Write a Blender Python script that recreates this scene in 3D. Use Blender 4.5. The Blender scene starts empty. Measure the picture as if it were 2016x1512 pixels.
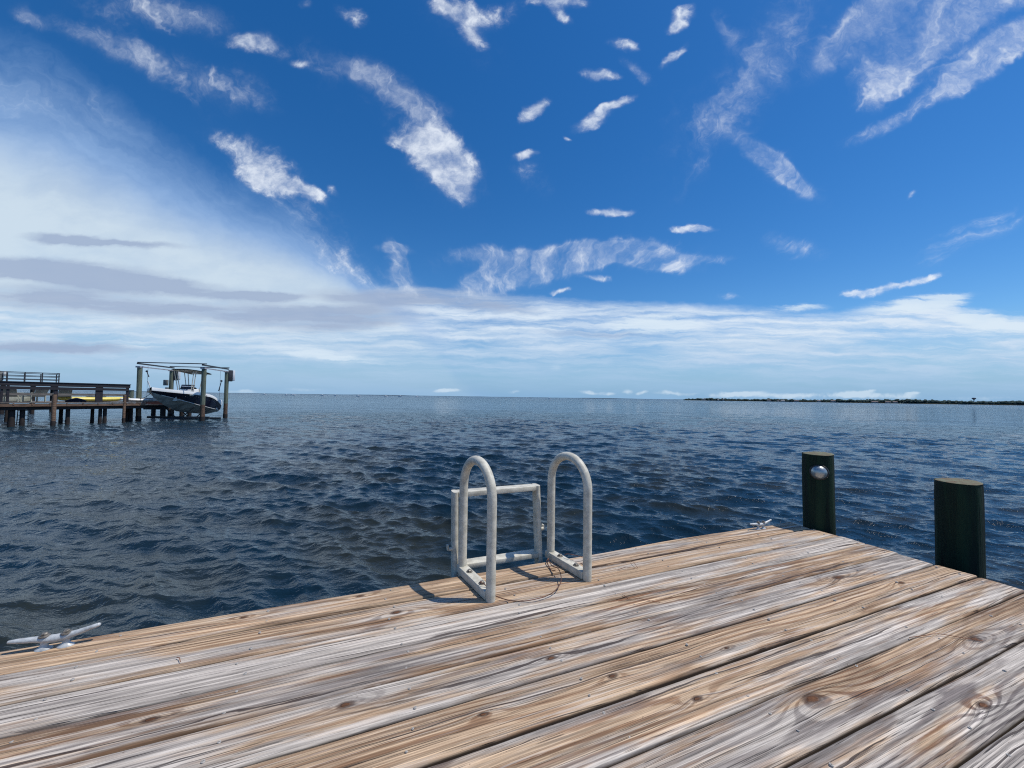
import bpy, bmesh, math, random
import numpy as np
from mathutils import Matrix, Vector
R = math.radians
rnd = random.Random(7)
sc = bpy.context.scene
col = sc.collection
H_EYE = 0.826          # camera height over the near dock (dock surface is z = 0)
WZ = -1.074            # water level

# ------------------------------------------------------------------ camera
FPX = 758.0; HB = 767.5; HM = 0.0145
roll = math.atan(HM)
pitch = math.atan((HB + HM*1008 - 756)*math.cos(roll)/FPX)
cF = Vector((0, math.cos(pitch), math.sin(pitch)))
r0 = Vector((1, 0, 0)); u0 = r0.cross(cF)
cR = r0*math.cos(roll) + u0*math.sin(roll)
cU = u0*math.cos(roll) - r0*math.sin(roll)
cam = bpy.data.objects.new('camera', bpy.data.cameras.new('camera')); col.objects.link(cam)
cam.data.sensor_width = 36; cam.data.lens = FPX/2016*36
cam.data.clip_start = 0.02; cam.data.clip_end = 60000
M = Matrix((cR, cU, -cF)).transposed().to_4x4(); M.translation = (0, 0, H_EYE)
cam.matrix_world = M
sc.camera = cam

def ray(x, y):
    return cF*FPX + cR*(x-1008) - cU*(y-756)
def uv(x, y):                                   # direction of a sky feature as tangents (X/Y, Z/Y)
    v = ray(x, y); return v.x/v.y, v.z/v.y
def at(x, y, z):                                # ground point measured on the photograph for height z
    v = ray(x, y); t = (z-H_EYE)/v.z; return Vector((v.x*t, v.y*t, z))
def atd(x, Y):                                  # world X of a column at distance Y
    v = ray(x, 772); return v.x/v.y*Y

# ------------------------------------------------------------------ mesh helpers
class MB:
    def __init__(s): s.v = []; s.f = []
    def add(s, vs, fs):
        o = len(s.v); s.v += [tuple(p) for p in vs]; s.f += [tuple(i+o for i in f) for f in fs]; return s
    def box(s, c, size, rz=0, rx=0, ry=0, bev=0.0):
        bm = bmesh.new(); bmesh.ops.create_cube(bm, size=1)
        for v in bm.verts: v.co = Vector((v.co.x*size[0], v.co.y*size[1], v.co.z*size[2]))
        if bev: bmesh.ops.bevel(bm, geom=bm.edges[:], offset=bev, segments=2, affect='EDGES', profile=.5)
        m = Matrix.Translation(c) @ Matrix.Rotation(rz, 4, 'Z') @ Matrix.Rotation(ry, 4, 'Y') @ Matrix.Rotation(rx, 4, 'X')
        bm.verts.index_update()
        s.add([m @ v.co for v in bm.verts], [[v.index for v in f.verts] for f in bm.faces]); bm.free(); return s
    def beam(s, a, b, w, h, up=(0, 0, 1), bev=0.0):
        a = Vector(a); b = Vector(b); d = b-a; L = d.length; d.normalize()
        side = d.cross(Vector(up)).normalized(); u = side.cross(d)
        bm = bmesh.new(); bmesh.ops.create_cube(bm, size=1)
        for v in bm.verts: v.co = Vector((v.co.x*L, v.co.y*w, v.co.z*h))
        if bev: bmesh.ops.bevel(bm, geom=bm.edges[:], offset=bev, segments=2, affect='EDGES', profile=.5)
        bm.verts.index_update(); c = (a+b)/2
        s.add([c+d*v.co.x+side*(-v.co.y)+u*v.co.z for v in bm.verts], [[v.index for v in f.verts] for f in bm.faces]); bm.free(); return s
    def tube(s, pts, r, seg=12, cap=True, sx=1.0, up=None):
        pts = [Vector(p) for p in pts]; n = len(pts)
        rs = r if isinstance(r, (list, tuple)) else [r]*n
        vs = []; pu = None
        for i, p in enumerate(pts):
            t = (pts[min(i+1, n-1)]-pts[max(i-1, 0)]).normalized()
            if pu is None:
                ref = Vector(up) if up else (Vector((0, 0, 1)) if abs(t.z) < .9 else Vector((0, 1, 0)))
                pu = (ref - t*ref.dot(t)).normalized()
            else: pu = (pu - t*pu.dot(t)).normalized()
            w = t.cross(pu)
            for k in range(seg):
                a = 2*math.pi*k/seg; vs.append(p+(pu*math.cos(a)*sx+w*math.sin(a))*rs[i])
        fs = [(i*seg+k, i*seg+(k+1) % seg, (i+1)*seg+(k+1) % seg, (i+1)*seg+k) for i in range(n-1) for k in range(seg)]
        if cap: fs += [tuple(range(seg))[::-1], tuple((n-1)*seg+k for k in range(seg))]
        return s.add(vs, fs)
    def lathe(s, prof, seg=24, m=Matrix()):
        vs = []; fs = []; n = len(prof)
        for (r, z) in prof:
            for k in range(seg):
                a = 2*math.pi*k/seg; vs.append(m @ Vector((r*math.cos(a), r*math.sin(a), z)))
        fs = [(i*seg+k, i*seg+(k+1) % seg, (i+1)*seg+(k+1) % seg, (i+1)*seg+k) for i in range(n-1) for k in range(seg)]
        fs += [tuple(range(seg))[::-1], tuple((n-1)*seg+k for k in range(seg))]
        return s.add(vs, fs)
    def build(s, name, mat, parent=None, smooth=35):
        me = bpy.data.meshes.new(name); me.from_pydata(s.v, [], s.f); me.validate()
        bm = bmesh.new(); bm.from_mesh(me); bmesh.ops.recalc_face_normals(bm, faces=bm.faces[:]); bm.to_mesh(me); bm.free()
        if smooth:
            me.polygons.foreach_set('use_smooth', [True]*len(me.polygons)); me.set_sharp_from_angle(angle=R(smooth))
        me.materials.append(mat)
        o = bpy.data.objects.new(name, me); col.objects.link(o)
        if parent: o.parent = parent
        return o

def tag(o, label=None, cat=None, group=None, kind=None):
    if label: o['label'] = label
    if cat: o['category'] = cat
    if group: o['group'] = group
    if kind: o['kind'] = kind
    return o
def thing(name, label, cat, loc=(0, 0, 0), rz=0.0, group=None):
    o = bpy.data.objects.new(name, None); col.objects.link(o); o.empty_display_size = .2
    o.location = loc; o.rotation_euler = (0, 0, rz); return tag(o, label, cat, group)
def copy_tree(o, parent=None):
    c = o.copy(); col.objects.link(c); c.parent = parent
    for ch in [x for x in bpy.data.objects if x.parent == o]: copy_tree(ch, c)
    return c

# ------------------------------------------------------------------ node helpers
class N:
    def __init__(s, nt): s.nt = nt
    def node(s, t, **k):
        n = s.nt.nodes.new(t)
        for a, b in k.items(): setattr(n, a, b)
        return n
    def put(s, sock, v):
        if v is None: return
        if isinstance(v, bpy.types.NodeSocket): s.nt.links.new(v, sock)
        else:
            if sock.type == 'RGBA' and len(v) == 3: v = (*v, 1)
            sock.default_value = v
    def m(s, op, a, b=None, c=None, clamp=False):
        n = s.node('ShaderNodeMath', operation=op, use_clamp=clamp)
        s.put(n.inputs[0], a); s.put(n.inputs[1], b); s.put(n.inputs[2], c); return n.outputs[0]
    def vm(s, op, a, b=None, scale=None):
        n = s.node('ShaderNodeVectorMath', operation=op); s.put(n.inputs[0], a); s.put(n.inputs[1], b)
        if scale is not None: s.put(n.inputs['Scale'], scale)
        return n.outputs['Value'] if op in ('LENGTH', 'DOT_PRODUCT', 'DISTANCE') else n.outputs[0]
    def xyz(s, v):
        n = s.node('ShaderNodeSeparateXYZ'); s.put(n.inputs[0], v); return n.outputs
    def comb(s, x, y, z=0.0):
        n = s.node('ShaderNodeCombineXYZ'); s.put(n.inputs[0], x); s.put(n.inputs[1], y); s.put(n.inputs[2], z); return n.outputs[0]
    def noise(s, v, scale=1.0, detail=4.0, rough=.55, dist=0.0, col=False):
        n = s.node('ShaderNodeTexNoise'); s.put(n.inputs['Vector'], v); s.put(n.inputs['Scale'], scale)
        s.put(n.inputs['Detail'], detail); s.put(n.inputs['Roughness'], rough); s.put(n.inputs['Distortion'], dist)
        return n.outputs['Color' if col else 'Fac']
    def rng(s, v, a, b, c=0.0, d=1.0, kind='SMOOTHSTEP'):
        n = s.node('ShaderNodeMapRange', interpolation_type=kind)
        s.put(n.inputs[0], v); s.put(n.inputs[1], a); s.put(n.inputs[2], b); s.put(n.inputs[3], c); s.put(n.inputs[4], d); return n.outputs[0]
    def mix(s, f, a, b, blend='MIX'):
        n = s.node('ShaderNodeMix', data_type='RGBA', blend_type=blend)
        s.put(n.inputs[0], f); s.put(n.inputs[6], a); s.put(n.inputs[7], b); return n.outputs[2]
    def curve(s, v, pts):
        n = s.node('ShaderNodeFloatCurve'); c = n.mapping.curves[0]
        while len(c.points) > 2: c.points.remove(c.points[1])
        c.points[0].location = pts[0]; c.points[1].location = pts[-1]
        for p in pts[1:-1]: c.points.new(*p)
        n.mapping.update(); s.put(n.inputs['Value'], v); return n.outputs[0]

def new_mat(name):
    m = bpy.data.materials.new(name); m.use_nodes = True; nt = m.node_tree
    b = nt.nodes['Principled BSDF']; return m, N(nt), b
def simple(name, c, rough=.6, metal=0.0, var=.25, scale=6.0, stretch=(1, 1, 1), c2=None, bump=0.0, spec=.5):
    m, n, b = new_mat(name)
    tc = n.node('ShaderNodeTexCoord').outputs['Object']
    v = n.vm('MULTIPLY', tc, stretch)
    f = n.noise(v, scale, 5, .6)
    f = n.rng(f, .3, .7)
    lo = tuple(x*(1-var) for x in c); hi = c2 if c2 else tuple(min(1, x*(1+var)) for x in c)
    n.put(b.inputs['Base Color'], n.mix(f, lo, hi)); b.inputs['Roughness'].default_value = rough
    b.inputs['Metallic'].default_value = metal; b.inputs['Specular IOR Level'].default_value = spec
    if bump:
        bp = n.node('ShaderNodeBump'); bp.inputs['Distance'].default_value = bump; n.put(bp.inputs['Height'], n.noise(v, scale*3, 4, .6)); n.put(b.inputs['Normal'], bp.outputs[0])
    return m

# ------------------------------------------------------------------ weathered deck wood
def deck_wood(seed, knots, warm, dark, pith=.10, yc=0.0, striped=.5):
    m, n, b = new_mat('weathered_pine')
    p = n.node('ShaderNodeTexCoord').outputs['Object']
    ps = n.vm('ADD', p, (seed*3.7, seed*5.3, seed*1.9))
    X, Y, Z = n.xyz(p)
    lowa = n.xyz(n.noise(n.vm('MULTIPLY', ps, (.5, 1.5, 1)), 1.0, 2, .5, col=True))
    wig = n.noise(n.vm('MULTIPLY', ps, (4, 26, 1)), 1.0, 3, .5)
    yy = n.m('ADD', n.m('SUBTRACT', Y, yc), n.m('MULTIPLY', n.m('SUBTRACT', lowa[0], .5), .05))
    zz = n.m('ADD', n.m('MULTIPLY', n.m('SUBTRACT', lowa[1], .5), .13), pith)
    r = n.m('SQRT', n.m('ADD', n.m('MULTIPLY', yy, yy), n.m('MULTIPLY', zz, zz)))
    kcore = None; kring = None
    for (kx, ky, ks) in knots:
        v = n.vm('SUBTRACT', p, (kx, ky, 0)); 
        vv = n.vm('MULTIPLY', v, (1/(ks*5.0), 1/(ks*1.5), 0))
        g = n.m('EXPONENT', n.m('MULTIPLY', n.m('POWER', n.vm('LENGTH', vv), 1.4), -1))
        r = n.m('SUBTRACT', r, n.m('MULTIPLY', g, ks*2.0))
        v2 = n.vm('ADD', n.vm('MULTIPLY', v, (1/(ks*1.0), 1/(ks*.50), 0)), n.vm('MULTIPLY', n.vm('SUBTRACT', n.noise(n.vm('MULTIPLY', ps, (50, 90, 1)), 1, 2, .5, col=True), (.5, .5, .5)), (.9, .9, 0)))
        d = n.vm('LENGTH', v2)
        kc = n.rng(d, 1.0, .72); kr = n.m('MULTIPLY', n.rng(d, 2.3, 1.0), n.rng(d, .6, .95))
        kcore = kc if kcore is None else n.m('MAXIMUM', kcore, kc)
        kring = kr if kring is None else n.m('MAXIMUM', kring, kr)
    ph = n.m('ADD', n.m('MULTIPLY', r, 560.0), n.m('MULTIPLY', wig, 5.0))
    ring = n.m('ADD', n.m('MULTIPLY', n.m('SINE', ph), .5), .5)
    late = n.rng(ring, .45, .92)
    # long weathering patches, fibres and drying cracks
    patch = n.noise(n.vm('MULTIPLY', ps, (1.3, 13, 1)), 1.0, 5, .62)
    G = n.comb(n.m('ADD', X, seed*3.7), n.m('ADD', n.m('MULTIPLY', r, .55), n.m('MULTIPLY', Y, .95)), seed)     # along the grain / across the growth rings
    streak = n.noise(n.vm('ADD', n.vm('MULTIPLY', G, (1.3, 85, 1)), n.comb(0.0, n.m('MULTIPLY', wig, 1.6))), 1.0, 6, .70)
    fibre = n.noise(n.vm('MULTIPLY', G, (5, 560, 1)), 1.0, 3, .6)
    w = n.rng(n.m('ADD', patch, warm-.49), .42, .60)
    dk = n.rng(n.m('ADD', n.noise(n.vm('MULTIPLY', ps, (1.7, 9, 1)), 1.0, 4, .6), dark-.5), .46, .70)
    early = n.mix(w, (.585, .525, .455), (.55, .395, .255))
    latec = n.mix(w, (.21, .18, .165), (.235, .12, .06))
    base = n.mix(n.m('MULTIPLY', late, n.rng(n.noise(n.vm('MULTIPLY', ps, (1.5, 6, 3)), 1.0, 3, .5), .3, .7, striped*.45, min(1.0, striped*1.5))), early, latec)
    base = n.mix(n.m('MULTIPLY', dk, .72), base, n.mix(w, (.19, .165, .15), (.165, .095, .055)))
    st = n.rng(streak, .32, .68, .58, 1.27)
    base = n.vm('SCALE', base, None, scale=st)
    base = n.vm('SCALE', base, None, scale=n.rng(fibre, .30, .70, .66, 1.22))
    bleach = n.rng(n.noise(n.vm('MULTIPLY', G, (1.5, 60, 2)), 1.3, 6, .72), .53, .62)
    base = n.mix(n.m('MULTIPLY', bleach, .42), base, (.70, .635, .56))
    ck = n.noise(n.vm('ADD', n.vm('MULTIPLY', G, (.9, 95, 4)), n.comb(0.0, n.m('MULTIPLY', wig, 2.2))), 1.0, 2, .45)
    crack = n.rng(ck, .66, .69)
    ck2 = n.noise(n.vm('MULTIPLY', ps, (5.0, 170, 4)), 1.0, 2, .5)
    crack2 = n.rng(ck2, .66, .72, 0, .7)
    crk = n.m('MAXIMUM', crack, crack2)
    ck3 = n.noise(n.vm('MULTIPLY', G, (1.7, 300, 4)), 1.0, 3, .55)
    crk = n.m('MAXIMUM', crk, n.rng(ck3, .60, .70, 0, .62))
    lines = n.rng(n.noise(n.vm('MULTIPLY', G, (.9, 250, 4)), 1.0, 4, .68), .50, .62)
    base = n.mix(n.m('MULTIPLY', lines, .50), base, n.mix(w, (.15, .125, .115), (.17, .085, .045)))
    sp = n.noise(n.vm('MULTIPLY', ps, (70, 130, 3)), 1.0, 2, .5)
    speck = n.rng(sp, .73, .77)
    base = n.mix(n.m('MULTIPLY', speck, .6), base, (.10, .06, .04))
    base = n.mix(n.m('MULTIPLY', crk, .86), base, (.045, .032, .03))
    h = n.m('ADD', n.m('MULTIPLY', late, -.35), n.m('ADD', n.m('MULTIPLY', crk, -1.6), n.m('ADD', n.m('MULTIPLY', fibre, .45), n.m('MULTIPLY', streak, .9))))
    if knots:
        base = n.mix(n.m('MULTIPLY', kring, .85), base, (.07, .04, .028))
        base = n.mix(n.m('MULTIPLY', kcore, .95), base, n.mix(sp, (.03, .014, .008), (.20, .08, .03)))
        h = n.m('SUBTRACT', h, n.m('MULTIPLY', kring, 1.8))
    base = n.mix(n.rng(Z, -.004, -.011), base, (.055, .04, .03))              # shade of the plank gaps painted dark onto the sides
    n.put(b.inputs['Base Color'], base); b.inputs['Roughness'].default_value = .82; b.inputs['Specular IOR Level'].default_value = .25
    bp = n.node('ShaderNodeBump'); bp.inputs['Distance'].default_value = .0022; bp.inputs['Strength'].default_value = .9
    n.put(bp.inputs['Height'], h); n.put(b.inputs['Normal'], bp.outputs[0])
    return m

def painted_pile(name, c, c2):
    m, n, b = new_mat(name)
    p = n.node('ShaderNodeTexCoord').outputs['Object']
    f = n.rng(n.noise(n.vm('MULTIPLY', p, (22, 22, 1.2)), 1.0, 5, .65), .35, .68)
    g = n.rng(n.noise(n.vm('MULTIPLY', p, (60, 60, 2.5)), 1.0, 3, .6), .6, .72, 0, .7)
    base = n.mix(f, c, c2); base = n.mix(g, base, (.012, .012, .008))
    n.put(b.inputs['Base Color'], base); b.inputs['Roughness'].default_value = .75; b.inputs['Specular IOR Level'].default_value = .3
    bp = n.node('ShaderNodeBump'); bp.inputs['Distance'].default_value = .006
    n.put(bp.inputs['Height'], n.m('SUBTRACT', f, g)); n.put(b.inputs['Normal'], bp.outputs[0])
    return m

MAT = {}
MAT['alu'] = simple('chalky_aluminium', (.52, .49, .40), .5, .0, .14, 30, c2=(.66, .63, .53), bump=.0004)
MAT['bolt'] = simple('galvanised_bolt', (.22, .20, .17), .5, .55, .5, 90, bump=.001)
MAT['cleat'] = simple('galvanised_white', (.46, .48, .48), .45, .15, .2, 60, bump=.0008)
MAT['screw'] = simple('screw_head', (.36, .34, .31), .5, .0, .4, 200)
MAT['rust_wire'] = simple('rusty_wire', (.13, .06, .04), .6, .4, .5, 60)
MAT['needle'] = simple('dry_needle', (.20, .08, .04), .8, 0, .3, 40)
MAT['joist'] = simple('wet_joist', (.03, .023, .019), .9, 0, .4, 5, (1, 8, 8))
MAT['pile_near'] = painted_pile('dark_green_pile', (.005, .011, .007), (.011, .034, .015))
MAT['pile_top'] = simple('cut_pile_top', (.24, .27, .17), .85, 0, .4, 30, c2=(.13, .09, .05), bump=.003)
MAT['pile_lift'] = painted_pile('green_grey_pile', (.095, .115, .088), (.19, .215, .16))
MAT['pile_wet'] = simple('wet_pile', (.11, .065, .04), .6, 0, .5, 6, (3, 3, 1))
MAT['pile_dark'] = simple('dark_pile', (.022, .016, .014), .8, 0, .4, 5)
MAT['chrome'] = simple('mirror_dome', (.42, .44, .44), .33, .7, .05, 5)
MAT['black'] = simple('black_rubber', (.012, .012, .012), .5, 0, .2, 8)
MAT['white'] = simple('white_gelcoat', (.78, .79, .78), .25, 0, .05, 2)
MAT['navy'] = simple('navy_gelcoat', (.006, .008, .022), .18, 0, .2, 2)
MAT['hullgrey'] = simple('grey_hull_bottom', (.26, .28, .27), .35, 0, .45, 1.6, c2=(.42, .43, .40))
MAT['canvas'] = simple('grey_canvas', (.17, .18, .18), .7, 0, .3, 3)
MAT['steel'] = simple('lift_steel', (.05, .05, .055), .5, .3, .3, 4)
MAT['beamlight'] = simple('galvanised_beam', (.42, .40, .42), .5, .4, .25, 4)
MAT['glass'] = simple('tinted_screen', (.02, .03, .04), .08, 0, .2, 3)
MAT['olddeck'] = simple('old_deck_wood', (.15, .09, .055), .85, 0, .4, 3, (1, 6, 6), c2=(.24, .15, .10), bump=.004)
MAT['benchdark'] = simple('dark_bench_board', (.018, .017, .024), .8, 0, .5, 3, (1, 8, 8))
MAT['benchseat'] = simple('grey_bench_seat', (.13, .115, .10), .85, 0, .3, 3, (1, 8, 8), c2=(.22, .20, .18))
MAT['yellow'] = simple('yellow_plastic', (.72, .62, .16), .4, 0, .12, 3)
MAT['chair'] = simple('pale_chair', (.42, .44, .38), .6, 0, .2, 5)
MAT['navycloth'] = simple('navy_cloth', (.01, .012, .03), .8, 0, .3, 5)
MAT['rope'] = simple('dark_rope', (.03, .035, .05), .8, 0, .3, 30)
MAT['redbrown'] = simple('red_brown_boards', (.075, .028, .022), .8, 0, .5, 2, (1, 5, 5))

# ------------------------------------------------------------------ world: physical sky and the clouds of that day
world = bpy.data.worlds.new('World'); sc.world = world; world.use_nodes = True
SUN_EL, SUN_AZ = 64.0, 90.0
def build_sky():
    nt = world.node_tree; nt.nodes.clear(); n = N(nt)
    out = n.node('ShaderNodeOutputWorld'); bg = n.node('ShaderNodeBackground'); nt.links.new(bg.outputs[0], out.inputs[0])
    sky = n.node('ShaderNodeTexSky', sky_type='NISHITA'); sky.sun_disc = False
    sky.sun_elevation = R(SUN_EL); sky.sun_rotation = R(SUN_AZ); sky.altitude = 0; sky.air_density = 1.0; sky.dust_density = .2; sky.ozone_density = 3.0
    hs = n.node('ShaderNodeHueSaturation'); hs.inputs['Saturation'].default_value = SKY_SAT; hs.inputs['Value'].default_value = SKY_VAL; nt.links.new(sky.outputs[0], hs.inputs['Color'])
    D = n.node('ShaderNodeTexCoord').outputs['Generated']
    X, Y, Z = n.xyz(D)
    front = n.rng(Y, .05, .25)
    Ys = n.m('MAXIMUM', n.m('ABSOLUTE', Y), .12)
    U = n.m('DIVIDE', X, Ys); V = n.m('DIVIDE', Z, Ys)
    P0 = n.comb(U, V, 0.0)
    w1 = n.vm('SUBTRACT', n.noise(P0, 6.0, 4, .6, col=True), (.5, .5, .5))
    P = n.vm('ADD', P0, n.vm('MULTIPLY', w1, (.085, .07, 0)))
    Pf = n.vm('ADD', P0, n.vm('MULTIPLY', n.vm('SUBTRACT', n.noise(n.vm('MULTIPLY', P0, (1, 2, 1)), 11, 5, .62, col=True), (.5, .5, .5)), (.05, .028, 0)))
    Zs = n.m('ADD', n.m('MAXIMUM', Z, 0.0), .045)
    Q = n.comb(n.m('DIVIDE', X, Zs), n.m('DIVIDE', Y, Zs), 0.0)       # position on a high cloud sheet
    tS = n.noise(n.vm('ADD', n.vm('MULTIPLY', Q, (8.0, 1.3, 1)), n.vm('MULTIPLY', w1, (3.5, 1.6, 0))), 1.0, 8, .62)      # wind-drawn fibres
    tP = n.noise(P, 13, 8, .64)                              # puffy detail
    tB = n.noise(n.vm('MULTIPLY', Pf, (2.2, 22, 1)), 1.0, 7, .62)   # flat layers low over the sea
    tB2 = n.noise(n.vm('MULTIPLY', Pf, (5, 60, 1)), 1.0, 6, .6)
    def blobs(lst, src):
        acc = None
        for (x1, y1, x2, y2, w, wt) in lst:
            a = Vector(uv(x1, y1)); b = Vector(uv(x2, y2)); c = (a+b)/2; d = b-a
            mp = n.node('ShaderNodeMapping', vector_type='TEXTURE')
            s_ = src
            if acc is not None:                      # keeps the shader compiler from holding every blob in memory at once
                ma = n.node('ShaderNodeVectorMath', operation='MULTIPLY_ADD'); n.put(ma.inputs[0], acc); ma.inputs[1].default_value = (1e-7, 1e-7, 0); n.put(ma.inputs[2], src); s_ = ma.outputs[0]
            n.put(mp.inputs['Vector'], s_)
            mp.inputs['Location'].default_value = (c.x, c.y, 0)
            mp.inputs['Rotation'].default_value = (0, 0, math.atan2(d.y, d.x))
            mp.inputs['Scale'].default_value = (d.length/2+w/FPX, w/FPX, 1)
            g = n.rng(n.vm('LENGTH', mp.outputs[0]), 1.7, 0.0, 0.0, wt)
            acc = g if acc is None else n.m('ADD', acc, g)
        return n.m('MULTIPLY', acc, front)
    fib = [  # (x1,y1,x2,y2,half width,weight) measured on the photograph, drawn-out ice cloud
        (1640, 105, 1760, -20, 34, 2.3), (1700, 100, 1900, -20, 50, 1.7), (1770, 125, 2000, -40, 50, 1.5), (1740, 175, 1830, 80, 30, 1.7), (1820, 60, 1960, -10, 40, 1.0),
        (1850, 178, 2060, 45, 24, 2.2), (1900, 120, 2080, 20, 22, 1.4), (1310, 330, 1600, -20, 70, .46), (1400, 300, 1600, 60, 50, .32),
        (1470, 285, 1585, 372, 20, 1.4), (1505, 300, 1570, 362, 18, 1.6), (1515, 470, 1600, 492, 22, .85), (1830, 500, 1990, 430, 26, .85),
        (1680, 278, 1790, 225, 16, .8), (1440, 80, 1420, 40, 18, .9), (290, 10, 440, 50, 34, .95), (180, -10, 300, 30, 40, .7),
        (40, 20, 75, 50, 16, 1.2), (110, 50, 290, 110, 20, .85), (190, 90, 300, 140, 18, .75), (300, 130, 450, 185, 36, .6),
        (610, 110, 760, 160, 28, .6), (680, 130, 830, 205, 24, .85), (790, 190, 850, 250, 20, .85), (-50, 160, 170, 230, 60, .6), (470, 150, 520, 190, 30, .5),
        (930, 565, 1040, 515, 24, 2.0), (960, 555, 1150, 500, 30, 2.8), (905, 500, 990, 510, 18, 1.3), (1090, 505, 1240, 488, 22, 2.6),
        (1220, 490, 1340, 522, 20, 2.6), (1330, 520, 1430, 515, 9, 1.1), (772, 490, 800, 560, 17, 1.8), (755, 487, 800, 492, 9, 1.5),
        (1560, 20, 1440, 180, 60, .38)]
    fib += [(440, 255, 650, 420, 40, .35), (780, 240, 900, 390, 50, .3), (560, 90, 850, 240, 60, .25), (860, 0, 960, 110, 50, .45), (1460, 270, 1600, 390, 36, .5), (880, 520, 1400, 500, 30, .45), (90, 30, 470, 190, 40, .35), (740, 540, 830, 575, 24, .6), (560, 400, 720, 550, 50, .45)]
    puf = [(810, 268, 850, 290, 28, 1.1), (850, 275, 900, 330, 42, 2.2), (875, 330, 900, 365, 26, 1.7), (775, 275, 830, 285, 14, 1.0), (500, 335, 555, 365, 24, 2.0), (560, 355, 630, 396, 15, 1.8),
        (420, 265, 530, 300, 20, 1.0), (480, 300, 560, 325, 16, .9), (470, 78, 510, 84, 18, 1.7), (520, 80, 545, 100, 20, .9), (580, 126, 605, 130, 11, 1.4), (862, 12, 884, 28, 18, 1.8), (905, 10, 935, 40, 20, 1.3), (912, 55, 936, 80, 16, 1.3),
        (950, 40, 1010, 20, 24, .65), (1070, 5, 1130, 8, 13, 1.5), (1098, 28, 1115, 42, 12, 1.5), (1335, 40, 1352, 25, 16, 1.35), (1325, 52, 1345, 48, 10, 1.3), (1208, 88, 1245, 92, 11, 1.1),
        (1240, 125, 1275, 148, 13, 1.2), (1160, 150, 1200, 150, 10, 1.4), (1148, 246, 1205, 214, 14, 1.7), (1190, 212, 1240, 192, 10, 1.3), (1035, 230, 1068, 202, 12, 1.6),
        (1312, 122, 1340, 94, 10, 1.2), (1022, 315, 1046, 308, 7, 1.4), (1112, 272, 1120, 276, 5, 1.2), (680, 30, 710, 40, 18, .75), (600, 12, 610, 12, 10, .8),
        (1168, 410, 1215, 410, 7, 1.5), (1205, 417, 1245, 419, 6, 1.7), (1335, 455, 1400, 454, 7, 1.9), (1362, 448, 1390, 448, 7, 1.5), (1150, 543, 1190, 545, 7, 1.3), (1088, 571, 1112, 569, 5, 1.4),
        (1675, 578, 1735, 573, 9, 2.0), (1735, 566, 1840, 541, 7, 1.7), (1790, 390, 1800, 385, 6, .8), (610, 440, 690, 500, 30, .7), (660, 510, 730, 556, 22, .8),
        (1420, 588, 1450, 590, 7, 1.3), (650, 375, 660, 385, 9, .7), (1040, 340, 1060, 360, 30, .4)]
    low = [(1500, 607, 1620, 604, 7, 1.2), (1200, 640, 1350, 640, 18, .95), (1260, 645, 1350, 632, 22, .7), (1700, 612, 1890, 588, 16, 1.0), (1800, 600, 1880, 590, 14, 1.3), (1880, 615, 1960, 640, 20, .9), (1900, 640, 2060, 640, 26, .8),
        (500, 688, 690, 692, 12, .75), (580, 700, 790, 714, 9, .9), (795, 690, 835, 692, 6, .7), (160, 668, 260, 668, 8, .5), (230, 680, 320, 679, 7, .9), (1080, 725, 1100, 722, 8, .5), (1020, 620, 1120, 640, 12, .5), (780, 605, 900, 610, 12, .4)]
    cum = [(860, 771, 880, 770, 4, .7), (880, 768, 905, 768, 4, 1.0), (1000, 771, 1020, 770, 4, .8), (1140, 772, 1175, 773, 4, 1.0), (1185, 772, 1205, 773, 4, .9), (1230, 770, 1245, 770, 5, .8), (1258, 774, 1270, 770, 4, 1.1),
        (1285, 773, 1350, 776, 5, .7), (1370, 777, 1480, 779, 6, .9), (1440, 777, 1500, 772, 5, .8), (1500, 779, 1640, 780, 6, 1.0), (1630, 777, 1720, 778, 7, 1.3), (1700, 770, 1720, 768, 4, .9), (1735, 778, 1800, 781, 7, 1.0), (1790, 775, 1810, 775, 3, .8), (1840, 783, 2016, 786, 5, .5), (445, 770, 520, 771, 5, .6), (560, 766, 640, 768, 5, .4)]
    gre = [(-60, 524, 250, 538, 18, 1.15), (60, 540, 430, 574, 15, 1.25), (440, 583, 570, 586, 9, 1.3), (70, 466, 190, 474, 8, 1.0), (130, 478, 330, 484, 6, .9), (-40, 580, 300, 600, 24, .7), (250, 608, 640, 615, 16, .8), (480, 632, 760, 612, 16, .8),
        (640, 583, 860, 592, 14, .8), (800, 580, 1000, 592, 14, .6), (-40, 682, 240, 686, 10, .9), (1100, 655, 1300, 660, 6, .4), (600, 645, 800, 625, 12, .6), (900, 600, 1040, 610, 10, .5)]
    mF = n.m('MINIMUM', blobs(fib, P), 1.15); mP = n.m('MINIMUM', blobs(puf, P), 1.45); mL = blobs(low, Pf); mC = blobs(cum, Pf); mG = blobs(gre, Pf)
    def veilise(m, fa, fb, ca, cb, k, mx):                    # optical depth of ragged cloud -> opacity
        e = n.m('ADD', n.m('MULTIPLY', n.m('SUBTRACT', fa, .5), ca), n.m('MULTIPLY', n.m('SUBTRACT', fb, .5), cb))
        e = n.m('MULTIPLY', e, n.rng(m, .3, 1.4, 1.45, .62, 'LINEAR'))
        t = n.m('MULTIPLY', n.m('POWER', m, 2.7), n.m('EXPONENT', e))
        return n.m('MULTIPLY', n.m('SUBTRACT', 1.0, n.m('EXPONENT', n.m('MULTIPLY', t, -k))), mx)
    dF = veilise(mF, tS, tP, 11.0, 5.0, .17, .86)
    dP = veilise(mP, tP, tS, 13.5, 5.0, .34, .94)
    # big veil on the left and the bank over the horizon: upper limits as curves of the bearing
    u01 = n.m('DIVIDE', n.m('ADD', n.xyz(P)[0], 1.5), 3.0)
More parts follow.
